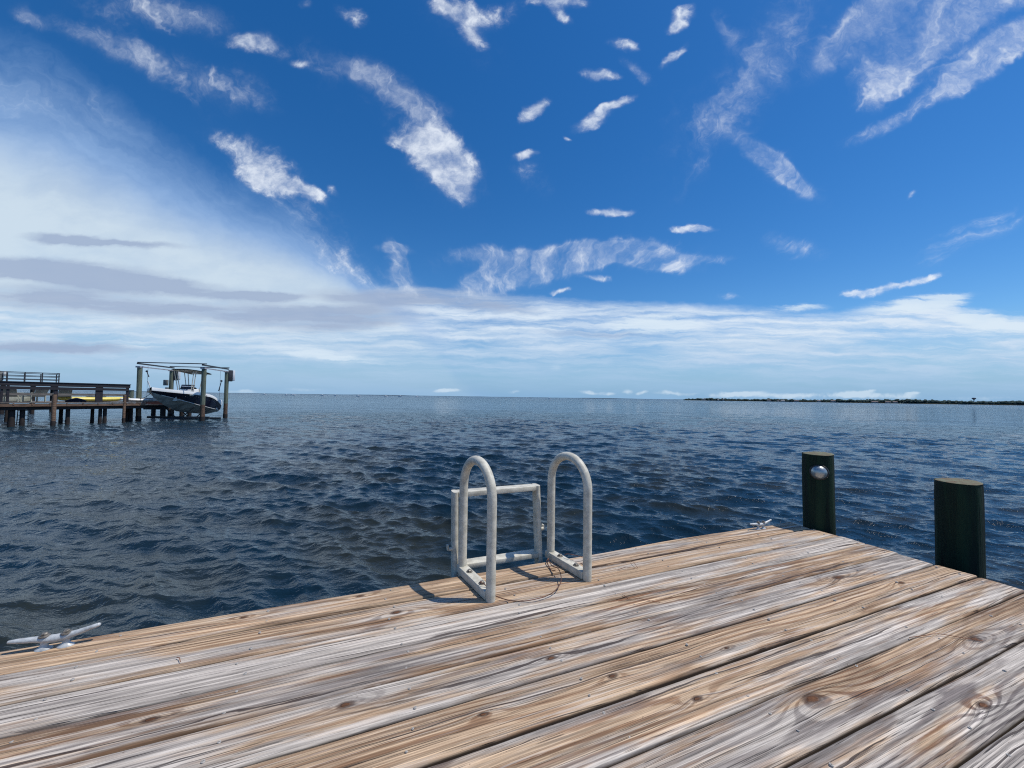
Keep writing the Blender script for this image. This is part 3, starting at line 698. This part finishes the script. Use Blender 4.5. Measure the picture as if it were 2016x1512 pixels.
# kayaks lying on the deck
def kayak(label, lx, ly, L, mat, rz=0, wd=.36, ht=.2):
    t = thing('kayak', label, 'kayak', A+dd*lx+nn*ly+Vector((0, 0, wz(1.256))), a2+rz, None)
    vs = []; K = 14; n = 20
    for i in range(n):
        s = i/(n-1)*2-1; f = max(.03, (1-abs(s)**2.2))**.6
        for k in range(K):
            a = 2*math.pi*k/K
            vs.append((s*L/2, math.cos(a)*wd*f, ht*.5+.08*abs(s)**3+math.sin(a)*ht*.5*f**.5))
    fs = [(i*K+k, i*K+(k+1) % K, (i+1)*K+(k+1) % K, (i+1)*K+k) for i in range(n-1) for k in range(K)]+[tuple(range(K))[::-1], tuple((n-1)*K+k for k in range(K))]
    MB().add(vs, fs).build('hull', mat, t, 60)
    MB().tube([(.45*math.cos(q/10*math.pi)*1.0+.1, .22*math.sin(q/10*math.pi), ht+.01) for q in range(21)], .02, 6).build('cockpit_rim', MAT['black'], t)
    return t
kayak('yellow kayak lying on the left dock behind the bench', 3.9, 1.7, 3.3, MAT['yellow'], .06, .36, .30)
kayak('white paddle craft lying at the end of the left dock', 6.1, 1.2, 2.3, MAT['white'], -.05, .34, .22)
# deck chairs
def chair(label, lx, ly, rz):
    t = thing('lounge_chair', label, 'chair', A+dd*lx+nn*ly+Vector((0, 0, wz(1.256))), a2+rz, 'pale chairs on the left dock')
    MB().box((0, 0, .34), (.62, .55, .05), ry=.1).build('seat', MAT['chair'], t)
    MB().box((-.42, 0, .56), (.06, .52, .62), ry=-.55).build('backrest', MAT['chair'], t)
    for s in (-1, 1):
        MB().box((.05, s*.30, .50), (.72, .09, .03)).build('armrest', MAT['chair'], t)
        for q in (-.25, .32): MB().box((q, s*.29, .24), (.06, .04, .48)).build('leg', MAT['chair'], t)
    return t
chair('pale chair at the left edge of the picture on the left dock', .7, 1.5, 1.2)
chair('pale chair second from the left on the left dock', 1.6, 1.9, 1.9)
chair('pale chair just left of the brown front pile of the left dock', 2.6, 1.6, 1.5)
t = thing('tote_bag', 'dark bundle lying on the left dock between chairs and kayak', 'bag', A+dd*2.95+nn*.9+Vector((0, 0, wz(1.256))), a2)
MB().lathe([(.30, 0), (.32, .06), (.22, .15), (.08, .22), (.02, .25)], 14, Matrix.Diagonal((1.4, .8, 1, 1))).build('body', MAT['navycloth'], t, 60)
t = thing('storage_box', 'pale low storage box on the left dock under the bench line', 'box', A+dd*1.05+nn*2.6+Vector((0, 0, wz(1.256))), a2)
MB().box((0, 0, .22), (1.1, .5, .42), bev=.02).build('body', MAT['chair'], t); MB().box((0, 0, .455), (1.14, .54, .04), bev=.01).build('lid', MAT['white'], t)
# far little green mooring pile
w = wat(258, 789)
gp = thing('mooring_pile', 'single short green pile standing in the water behind the left dock', 'pile', (w.x, w.y, WZ), 0)
k_ = w.y/25
MB().tube([(0, 0, -2), (0, 0, 2.15)], .13*k_*.9, 18).build('shaft', MAT['pile_lift'], gp)
MB().tube([(0, 0, 2.15), (0, 0, 2.24)], .15*k_*.9, 18).build('cap', MAT['steel'], gp)

# ------------------------------------------------------------------ boathouse roof deck farther left
az = math.atan2(-math.sin(R(52.2)), math.cos(R(52.2)))
bc = Vector((-math.sin(R(52.2))*50, math.cos(R(52.2))*50, 0))
bh = thing('boathouse', 'flat roofed boathouse with dark railing round its roof deck behind the left dock', 'boathouse', (bc.x, bc.y, WZ), R(52.2))
hw = 2.3; zf = 2.47
MB().box((0, 1.2, zf), (2*hw+.1, 3.4, .14)).build('roof_deck', MAT['benchdark'], bh)
MB().box((0, -.55, zf+.08), (2*hw+.1, .12, .05)).build('roof_edge', MAT['benchseat'], bh)
for y in (-.45, 2.8):
    for q in range(6):
        px = -hw+.1+(2*hw-.2)*q/5
        MB().box((px, y, zf+.46), (.07, .07, .82)).build('rail_post', MAT['steel'], bh)
    for zz in (.86, .60, .33): MB().box((0, y, zf+zz), (2*hw-.1, .05, .05)).build('rail', MAT['steel'], bh)
for s in (-1, 1):
    for zz in (.86, .60, .33): MB().box((s*(hw-.1), 1.17, zf+zz), (.05, 3.2, .05)).build('rail', MAT['steel'], bh)
for px in (-hw+.2, -.6, .9, hw-.3):
    for y in (-.3, 2.6): MB().tube([(px, y, -2), (px, y, zf-.08)], .12, 12).build('post', MAT['pile_dark'], bh)
tw = bh.location+Matrix.Rotation(R(52.2), 3, 'Z') @ Vector((-.95, .3, 0))
t = thing('covered_tank', 'pale grey rounded tank standing on the boathouse roof at the left picture edge', 'tank', (tw.x, tw.y, WZ+zf+.08), R(52.2))
MB().box((-.1, 0, .42), (.9, .9, .84), bev=.16).build('body', MAT['canvas'], t); MB().box((.42, -.3, .62), (.18, .5, .42), bev=.06).build('side_cap', MAT['white'], t)

# ------------------------------------------------------------------ lower landing behind the boat
w0 = wat(276, 822); w1 = wat(334, 822)
ld = thing('low_landing', 'low red brown landing stage with dark legs under the bow of the lifted boat', 'platform', (w0.x, w0.y+1.0, WZ), math.atan2(0.5, (w1-w0).x))
Lx = (w1-w0).length
MB().box((Lx/2-.3, .6, 1.13), (Lx+.7, 1.5, .30)).build('side_boards', MAT['redbrown'], ld)
MB().box((Lx/2-.3, .45, .925), (Lx+.7, 1.6, .05)).build('ledge', MAT['benchseat'], ld)
MB().box((Lx/2-.3, .6, .72), (Lx+.6, 1.3, .32)).build('beam', MAT['pile_dark'], ld)
for q in (0.0, .35, 1.0):
    for y in (.05, 1.2): MB().tube([(Lx*q, y, -2), (Lx*q, y, .6)], .14, 14).build('leg', MAT['pile_dark'], ld)

# ------------------------------------------------------------------ boat lift
PN = {'nl': Vector((-24.60, 25.4, 0)), 'nr': Vector((-20.75, 25.9, 0)), 'fr': Vector((-21.95, 29.6, 0)), 'fl': Vector((-25.75, 29.1, 0))}
lift = thing('boat_lift', 'four pile boat lift with dark overhead beams holding the centre console boat', 'boat lift', (-23.4, 27.4, WZ), 0)
LC = Vector((-23.4, 27.4, 0))
HT = 3.50
for kx, p in PN.items():
    q = p-LC; r = .135; tp = HT
    ln = Vector((-.10, 0, 0)) if kx == 'nl' else Vector((0, 0, 0))
    mb = MB().tube([q+Vector((0, 0, .30))-ln*.6, q+Vector((0, 0, 1.1))-ln*.3], r*1.0, 18); mb.build('pile_base', MAT['pile_wet'], lift)
    MB().tube([q+Vector((0, 0, -2))-ln, q+Vector((0, 0, .30))-ln*.6], r*1.1, 18).build('pile_foot', MAT['pile_dark'], lift)
    MB().tube([q+Vector((0, 0, 1.1))-ln*.3, q+Vector((0, 0, tp))], r, 18).build('pile', MAT['pile_lift'], lift)
    MB().box(tuple(q+Vector((0, 0, tp+.05))), (.30, .30, .10)).build('pile_bracket', MAT['beamlight'], lift)
def topb(a, b, dz=.0, ov=.25, w=.10, h=.09, mat='steel'):
    a = PN[a]-LC; b = PN[b]-LC; d = (b-a).normalized()
    return MB().beam(a-d*ov+Vector((0, 0, HT+.16+dz)), b+d*ov+Vector((0, 0, HT+.16+dz)), w, h).build('top_beam', MAT[mat], lift)
topb('nl', 'fl', .10); topb('nr', 'fr', .10)
topb('nl', 'fl', -.10, .1, .06, .07, 'beamlight'); topb('nr', 'fr', -.10, .1, .06, .07, 'beamlight')
topb('nl', 'nr', .19, .15, .06, .06); topb('fl', 'fr', .19, .15, .06, .06)
for kx in ('fl', 'fr'):
    q = PN[kx]-LC
    MB().box(tuple(q+Vector((.16, .15, HT-.26))), (.26, .30, .86), rz=.75, bev=.02).build('motor_housing', MAT['steel'], lift)
    MB().box(tuple(q+Vector((.31, .29, HT-.24))), (.15, .36, .80), rz=.75, bev=.03).build('motor_cover', MAT['white'], lift)
q = PN['fl']-LC
MB().box(tuple(q+Vector((-.22, -.22, 2.62))), (.28, .16, .42), bev=.02).build('control_box', MAT['canvas'], lift)
MB().box(tuple(q+Vector((-.16, -.16, 2.15))), (.20, .14, .24), bev=.02).build('control_box', MAT['canvas'], lift)
def cable(a, b, r=.014): MB().tube([a, b], r, 6).build('cable', MAT['rope'], lift)
for kx, tgt in (('nl', (.35, .2)), ('nr', (-.35, .25)), ('fr', (-.35, -.2)), ('fl', (.35, -.2))):
    p = PN[kx]-LC; cable(p+Vector((tgt[0], tgt[1], HT+.12)), p+Vector((tgt[0], tgt[1], .42)), .007)
# hanging hand floats on cords
for (px, y0, y1, Yd, dx) in ((289, 731, 742, 26.3, 4.0), (436, 750, 770, 27.5, -5.5)):
    a = ray(px, y0); a = a*(Yd/a.y)+Vector((0, 0, H_EYE)); b = ray(px+dx, y1); b = b*(Yd/b.y)+Vector((0, 0, H_EYE))
    off = Vector((LC.x, LC.y, WZ))
    mb = MB().tube([a-off, b-off], [.02, .035], 8)
    mb.lathe([(.01, -.07), (.06, -.04), (.07, 0), (.05, .05), (.01, .07)], 12, Matrix.Translation(a-off)); mb.build('hanging_float', MAT['rope'], lift)
# cradle
for f, zc in ((.28, .18), (.78, .02)):
    a = PN['nl'].lerp(PN['fl'], f)-LC; b = PN['nr'].lerp(PN['fr'], f)-LC
    MB().beam(a+Vector((0, 0, zc)), b+Vector((0, 0, zc)), .12, .14).build('cradle_beam', MAT['steel'], lift)
    m_ = (a+b)/2
    for s in (-1, 1):
        d = (b-a).normalized()*s
        MB().beam(m_+d*.25+Vector((0, 0, zc+.05)), m_+d*.95+Vector((0, 0, zc+.75)), .07, .05).build('guide_arm', MAT['steel'], lift)

# ------------------------------------------------------------------ the boat on the lift
bow = Vector((-22.75, 24.3, 0)); ste = Vector((-23.75, 29.95, 0)); bd = (bow-ste); BL = bd.length; bd.normalize()
port = Vector((-bd.y, bd.x, 0)); port = port if port.x > 0 else -port
boat = thing('boat', 'navy and white centre console boat with t-top hanging bow up in the lift', 'boat', (ste.x, ste.y, WZ), math.atan2(bd.y, bd.x))
sgn = 1 if Vector((-bd.y, bd.x, 0)).x > 0 else -1      # local +y is port when sgn = 1
def ip(t, pts):
    xs = [p[0] for p in pts]; ys = [p[1] for p in pts]; return float(np.interp(t, xs, ys))
def smooth_tab(pts, n=60):
    ts = np.linspace(0, 1, n); ys = np.array([ip(t, pts) for t in ts]); k = np.array([1, 2, 3, 2, 1])/9
    yp = np.pad(ys, 2, mode='edge'); yy = np.convolve(yp, k, 'valid'); yy[0] = ys[0]; yy[-1] = ys[-1]; return lambda t: float(np.interp(t, ts, yy))
sheer = smooth_tab([(0, 2.05), (.1, 1.95), (.25, 1.87), (.5, 1.77), (.7, 1.64), (.82, 1.47), (.92, 1.22), (1, .98)])
chine = smooth_tab([(0, 1.90), (.1, 1.69), (.25, 1.44), (.5, 1.07), (.75, .80), (1, .56)])
keel = smooth_tab([(0, 1.88), (.05, 1.62), (.1, 1.34), (.25, .95), (.41, .60), (.6, .47), (1, .24)])
bg_ = smooth_tab([(0, .03), (.06, .42), (.15, .78), (.28, 1.02), (.45, 1.15), (.75, 1.17), (1, 1.08)])
bc_ = smooth_tab([(0, .01), (.06, .16), (.15, .42), (.28, .70), (.45, .93), (.75, 1.02), (1, .98)])
def loft(rows, closed=False):
    vs = []; fs = []; K = len(rows[0])
    for r_ in rows: vs += r_
    for i in range(len(rows)-1):
        for k in range(K-1): fs.append((i*K+k, i*K+k+1, (i+1)*K+k+1, (i+1)*K+k))
    return vs, fs
T = np.linspace(0, 1, 46)
def X(t): return BL*(1-t)
rows = [[(X(t), -bg_(t), sheer(t)), (X(t), -(bg_(t)*.55+bc_(t)*.45)-.02*min(1, t*8), (sheer(t)+chine(t))/2), (X(t), -bc_(t), chine(t))] for t in T]
rowp = [[(x, -y, z) for (x, y, z) in r_] for r_ in rows]
mb = MB().add(*loft(rows)).add(*loft(rowp)); hull = mb.build('hull_side', MAT['navy'], boat, 60)
rows = [[(X(t), -bc_(t), chine(t)-.004), (X(t), -bc_(t)*.93, chine(t)-.035), (X(t), -bc_(t)*.5, (chine(t)+keel(t))/2-.03), (X(t), 0, keel(t)), (X(t), bc_(t)*.5, (chine(t)+keel(t))/2-.03), (X(t), bc_(t)*.93, chine(t)-.035), (X(t), bc_(t), chine(t)-.004)] for t in T]
MB().add(*loft(rows)).build('hull_bottom', MAT['hullgrey'], boat, 40)
# transom
MB().add([(0.001, -bg_(1), sheer(1)), (0.001, -bc_(1), chine(1)), (0.001, 0, keel(1)), (0.001, bc_(1), chine(1)), (0.001, bg_(1), sheer(1))], [(0, 1, 2, 3, 4)]).build('transom', MAT['navy'], boat)
# white gunwale cap, its profile swept along the sheer on both sides
rows = []
for s in (-1, 1):
    rr = [[(X(t)+(.05 if t == 0 else 0), s*(bg_(t)+.03), sheer(t)-.05), (X(t)+(.06 if t == 0 else 0), s*(bg_(t)+.035), sheer(t)+.05), (X(t), s*(bg_(t)+.005), sheer(t)+.15), (X(t), s*max(0, bg_(t)-.20), sheer(t)+.15), (X(t), s*max(0, bg_(t)-.22), sheer(t)-.10)] for t in T]
    rows.append(loft(rr))
MB().add(*rows[0]).add(*rows[1]).build('gunwale', MAT['white'], boat, 40)
rr = [[(X(t), -max(0, bg_(t)-.21), sheer(t)-(.02 if t < .22 else .55)), (X(t), max(0, bg_(t)-.21), sheer(t)-(.02 if t < .22 else .55))] for t in T]
MB().add(*loft(rr)).build('cockpit_floor', MAT['white'], boat)
# chine stripe
mb = MB()
for s in (-1, 1): mb.tube([(X(t), s*(bc_(t)+.012), chine(t)) for t in T[4:]], .018, 6)
mb.build('chine_stripe', MAT['white'], boat)
cy = 0
xc = X(.66)
con = MB().box((xc, cy, 1.62), (.95, .78, 1.05), ry=.08, bev=.08).box((xc+.62, cy, 1.45), (.5, .62, .62), ry=.08, bev=.08).build('console', MAT['white'], boat)
MB().box((xc+.30, cy, 2.30), (.05, .84, .36), ry=-.45, bev=.01).build('windscreen', MAT['glass'], con)
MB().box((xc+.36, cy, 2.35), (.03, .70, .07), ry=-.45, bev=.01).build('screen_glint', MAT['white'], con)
MB().box((xc-1.05, cy, 1.45), (.5, .8, .7), ry=.08, bev=.06).build('leaning_post', MAT['white'], boat)
MB().lathe([(.16, -.015), (.19, 0), (.16, .015)], 16, Matrix.Translation((xc-.42, cy, 2.12)) @ Matrix.Rotation(1.2, 4, 'Y')).build('steering_wheel', MAT['black'], con)
# t-top
tt = MB()
zt = 3.42
can = []
for i in range(13):
    s = i/12*2-1
    can.append([(xc-.15+s*1.15, q*.80*(1-.12*abs(s)**3), zt+.10*s*1.0+.05*(1-abs(q)**2)+.03*(1-s*s)) for q in (-1, -.75, -.5, 0, .5, .75, 1)])
vs, fs = loft(can); mb = MB().add(vs, fs).add([(x, y, z-.05) for (x, y, z) in vs], [f[::-1] for f in fs])
mb.build('canopy', MAT['canvas'], boat, 60)
fr = MB()
for s in (-1, 1):
    yb = s*.44; yt = s*.62
    for (xb, xt) in ((.55, .75), (.35, .50), (-.30, -.35), (-.55, -.75)):
        fr.tube([(xc+xb, yb, 1.15+.08*xb), (xc+(xb*.6+xt*.4), yb, 2.2), (xc+xt, yt, zt-.02+.09*xt)], .026, 8)
    fr.tube([(xc-1.2, yt, zt-.13), (xc+.9, yt, zt+.04)], .022, 8)
    fr.tube([(xc+.50, yb, 2.2), (xc+.36, yb, 2.2)], .02, 8)
for q in (-1.0, -.4, .2, .8): fr.tube([(xc+q, -.62, zt-.03+.09*q), (xc+q, .62, zt-.03+.09*q)], .02, 8)
fr.build('t_top_frame', MAT['alu'], boat, 60)
MB().box((xc-.2, .2, zt-.10), (.30, .35, .10), bev=.02).build('roof_light', MAT['white'], boat)
# bow light staff, mid-ship cleat notch, stern lounge, thruster nozzle
MB().tube([(BL-.35, -.28*sgn, 2.15), (BL-.2, -.34*sgn, 2.6)], .03, 8).build('bow_staff', MAT['white'], boat)
MB().box((X(.94), 0, 1.18), (.5, 1.7, .42), ry=.30, bev=.07).build('stern_seat', MAT['white'], boat)
MB().box((-.12, 0, .62), (.35, 1.5, .07), bev=.02).build('swim_platform', MAT['canvas'], boat)
MB().box((X(.985), sgn*1.02, 1.16), (.34, .2, .34), ry=.45, bev=.05).build('corner_cap', MAT['white'], boat)
MB().tube([(-.02, 0, .42), (-.35, 0, .40)], .14, 14).build('jet_nozzle', MAT['steel'], boat)
MB().box((.25, 0, .12), (.35, .05, .30), ry=.3).build('fin', MAT['olddeck'], boat)
for tq in (.62, .90):
    MB().tube([(X(tq), sgn*(bg_(tq)+.05), sheer(tq)+.05), (X(tq)+.05, sgn*(bc_(tq)+.06), chine(tq)+.02)], .010, 6).build('fender_line', MAT['rope'], boat)
    MB().lathe([(.01, -.06), (.05, -.03), (.05, .03), (.01, .06)], 10, Matrix.Translation((X(tq)+.05, sgn*(bc_(tq)+.08), chine(tq)+.06))).build('fender', MAT['white'], boat)
MB().box((X(.36), sgn*(bg_(.36)+.01), sheer(.36)-.10), (.42, .05, .14), bev=.02).build('emblem_patch', MAT['hullgrey'], boat)
# mooring line from the bow to the near left pile
a = bow+Vector((0, 0, wz(1.85))); b = PN['nl']+Vector((.14, -.1, wz(1.45)))
pts = [a.lerp(b, q/8)+Vector((0, 0, -.10*math.sin(math.pi*q/8))) for q in range(9)]
tag(MB().tube(pts, .016, 6).build('mooring_line', MAT['rope'], None), 'dark mooring line from the bow of the lifted boat to the nearest lift pile', 'rope')

# ================================================================== far side of the bay
def far_shore():
    g = np.random.default_rng(3)
    def top(x):   # treetop and waterline of the far shore as bearings with real distances
        return float(np.interp(x, [1345, 1500, 1700, 2016, 2300], [1500, 1320, 1150, 950, 880]))
    xs = np.linspace(1348, 2320, 260)
    # low land
    vs = []; fs = []
    for i, x in enumerate(xs):
        Yd = top(x); c = atd(x, Yd)
        wob = 8*math.sin(x*.05)+4*math.sin(x*.13)
        vs += [(c, Yd+wob, WZ-.5), (c, Yd+wob+3, WZ+.7), (c*1.05, (Yd+wob)*1.05, WZ+2.5), (c*1.6, Yd*1.6, WZ+2.5)]
    for i in range(len(xs)-1):
        for k in range(3): fs.append((i*4+k, i*4+k+1, (i+1)*4+k+1, (i+1)*4+k))
    lm = simple('shore_land', (.10, .10, .06), .95, 0, .3, .02)
    tag(MB().add(vs, fs).build('shore_land', lm, None), kind='structure')
    # woods: leaf clumps
    prof = [(1345, 3.8), (1352, 6), (1375, 7.5), (1400, 8.8), (1420, 7.6), (1445, 7.0), (1500, 7.4), (1513, 9.2), (1560, 7.6), (1600, 7.2), (1660, 9.6), (1700, 8.5), (1780, 11.5), (1830, 10.4), (1860, 9.0), (1917, 8.2), (1960, 8.6), (2016, 10.8), (2300, 12)]
    px = [p[0] for p in prof]; ph = [p[1] for p in prof]
    base_v = []; base_f = []
    t = (1+5**.5)/2
    ico = np.array([(-1, t, 0), (1, t, 0), (-1, -t, 0), (1, -t, 0), (0, -1, t), (0, 1, t), (0, -1, -t), (0, 1, -t), (t, 0, -1), (t, 0, 1), (-t, 0, -1), (-t, 0, 1)])/1.9
    icf = np.array([(0, 11, 5), (0, 5, 1), (0, 1, 7), (0, 7, 10), (0, 10, 11), (1, 5, 9), (5, 11, 4), (11, 10, 2), (10, 7, 6), (7, 1, 8), (3, 9, 4), (3, 4, 2), (3, 2, 6), (3, 6, 8), (3, 8, 9), (4, 9, 5), (2, 4, 11), (6, 2, 10), (8, 6, 7), (9, 8, 1)])
    V = []; F = []; o = 0
    for i in range(5200):
        x = 1346+(2310-1346)*g.random(); dep = g.random()**1.6
        Yd = top(x)*(1+.045*dep)+6; c = atd(x, Yd)
        H = float(np.interp(x, px, ph))*(.72+.28*dep)*(.82+.3*math.sin(x*.31+math.sin(x*.07)*3)**2)*1.22
        s = g.uniform(1.6, 3.6)*(1 if x > 1370 else .6)
        hz = g.random()**.6*max(1.0, H-s*.8)+s*.35
        j = ico*(g.uniform(.75, 1.25, (12, 1)))*np.array([s*1.35, s*1.2, s*.8])
        V.append(j+np.array([c, Yd, WZ+hz])); F.append(icf+o); o += 12
    V = np.concatenate(V); F = np.concatenate(F)
    me = bpy.data.meshes.new('far_woods'); me.from_pydata(V.tolist(), [], F.tolist())
    m, n, b = new_mat('far_foliage'); p = n.node('ShaderNodeTexCoord').outputs['Object']
    f = n.noise(p, .12, 5, .7)
    n.put(b.inputs['Base Color'], n.mix(n.rng(f, .35, .65), (.030, .052, .055), (.060, .088, .070))); b.inputs['Roughness'].default_value = .9; b.inputs['Specular IOR Level'].default_value = .1  # bluish haze of distance mixed into the leaf colours
    me.materials.append(m); ob = bpy.data.objects.new('far_woods', me); col.objects.link(ob)
    tag(ob, 'low dark green wooded shore across the bay at right', 'woods', None, 'stuff')
    # houses
    hm = simple('house_wall', (.34, .33, .32), .8, 0, .1, .5); rf = simple('house_roof', (.16, .12, .11), .8, 0, .2, .5); wn = simple('house_window', (.03, .04, .05), .2, 0, .1, .5)
    hs = [(1386, 'leftmost small pale house near the tip of the far shore'), (1414, 'small bright house second from the tip of the far shore'), (1424, 'small narrow house third from the tip of the far shore'), (1514, 'red roofed house under the tallest tree clump of the far shore'),
          (1532, 'small pale house beside the white house on the far shore'), (1541, 'bright white house on the middle of the far shore'), (1568, 'broad low house right of the white house on the far shore'), (1612, 'long pale house fourth from the right on the far shore'),
          (1640, 'long house with pinkish roof beside another on the far shore'), (1722, 'wide pale roofed house amid the trees on the far shore'), (1748, 'pale house second from the right on the far shore'), (1762, 'rightmost pale house amid dark trees on the far shore')]
    for i, (x, lab) in enumerate(hs):
        Yd = top(x)-14; c = atd(x, Yd); w = 9+g.random()*8 if i not in (1, 2, 4) else 5; h = 3.2+g.random()*2
        t_ = thing('house', lab, 'house', (c, Yd, WZ+.5), math.atan2(-c, Yd)*1.0, 'houses on the far shore')
        MB().box((0, 4, h/2), (w, 8, h)).build('wall', hm, t_)
        MB().add([(-w/2-.5, -.6, h), (w/2+.5, -.6, h), (w/2+.5, 8.6, h), (-w/2-.5, 8.6, h), (-w/2+1.5, 4, h+2), (w/2-1.5, 4, h+2)], [(0, 1, 5, 4), (1, 2, 5), (2, 3, 4, 5), (3, 0, 4), (3, 2, 1, 0)]).build('roof', hm if i in (5, 1) else rf, t_)
        for q in (-.3, .3): MB().box((w*q, -.02, h*.5), (w*.18, .1, h*.4)).build('window', wn, t_)
    # water tower
    Yd = 1500; c = atd(1917, Yd)
    wt = thing('water_tower', 'small dark water tower rising above the trees at far right', 'water tower', (c, Yd, WZ), 0)
    tm = simple('tower_paint', (.05, .075, .13), .6, 0, .2, .2)
    MB().tube([(0, 0, 0), (0, 0, 14), (0, 0, 19)], [1.4, 1.0, 1.8], 16).build('stem', tm, wt)
    MB().lathe([(1.8, 18.6), (5.0, 21.5), (6.2, 23.6), (5.4, 25.4), (2.5, 26.4), (.2, 26.6)], 20).build('tank', tm, wt)
    # low far coast straight ahead
    vs = []; fs = []; xs = np.linspace(-200, 1352, 160)
    for i, x in enumerate(xs):
        Yd = 9000; c = atd(x, Yd); hh = 6+7*max(0, math.sin(i*.21)*math.sin(i*.07+1))+g.random()*3
        vs += [(c, Yd, WZ-1), (c, Yd+20, WZ+hh), (c, Yd+400, WZ+hh), (c, Yd+420, WZ-1)]
    for i in range(len(xs)-1):
        for k in range(3): fs.append((i*4+k, i*4+k+1, (i+1)*4+k+1, (i+1)*4+k))
    tag(MB().add(vs, fs).build('far_coast', simple('far_coast', (.03, .06, .09), .95, 0, .2, .01), None), kind='structure')
far_shore()

# tiny boats far out
proto = None
for i, (x, Yd) in enumerate(((521, 620), (564, 560), (575, 640), (579, 560), (635, 520), (661, 640), (706, 480), (760, 560), (788, 520), (820, 600), (1082, 640))):
    if proto is None:
        proto = thing('motorboat', 'tiny white motorboat far off just below the horizon', 'boat', (0, 0, 0), 0, 'tiny boats far out on the bay')
        K = 8; vs = []
        for q in range(9):
            s = q/8; wdt = .9*(1-max(0, s-.5)**2*3.6); zt_ = .9+.5*s
            vs += [(s*5-2.5, -wdt, zt_), (s*5-2.5, -wdt*.7, -.1), (s*5-2.5, 0, -.3), (s*5-2.5, wdt*.7, -.1), (s*5-2.5, wdt, zt_)]
        fs = [(q*5+k, q*5+(k+1) % 5, (q+1)*5+(k+1) % 5, (q+1)*5+k) for q in range(8) for k in range(5)]+[(0, 1, 2, 3, 4), (40, 41, 42, 43, 44)]
        MB().add(vs, fs).build('hull', MAT['white'], proto)
        MB().box((-.2, 0, 1.5), (1.6, 1.3, 1.2), bev=.15).build('cabin', MAT['white'], proto)
        o = proto
    else: o = copy_tree(proto)
    o.location = (atd(x, Yd), Yd, WZ); o.rotation_euler = (0, 0, rnd.uniform(-.5, .5))

# ------------------------------------------------------------------ render settings
sc.view_settings.view_transform = 'Standard'; sc.view_settings.look = 'None'; sc.view_settings.exposure = 0.0; sc.view_settings.gamma = 1
sc.view_settings.use_curve_mapping = False
sc.render.engine = 'CYCLES'; sc.cycles.max_bounces = 6; sc.cycles.diffuse_bounces = 3; sc.cycles.glossy_bounces = 4
sc.cycles.sample_clamp_indirect = 4; sc.cycles.sample_clamp_direct = 3; sc.cycles.use_denoising = False; sc.cycles.filter_width = 1.15
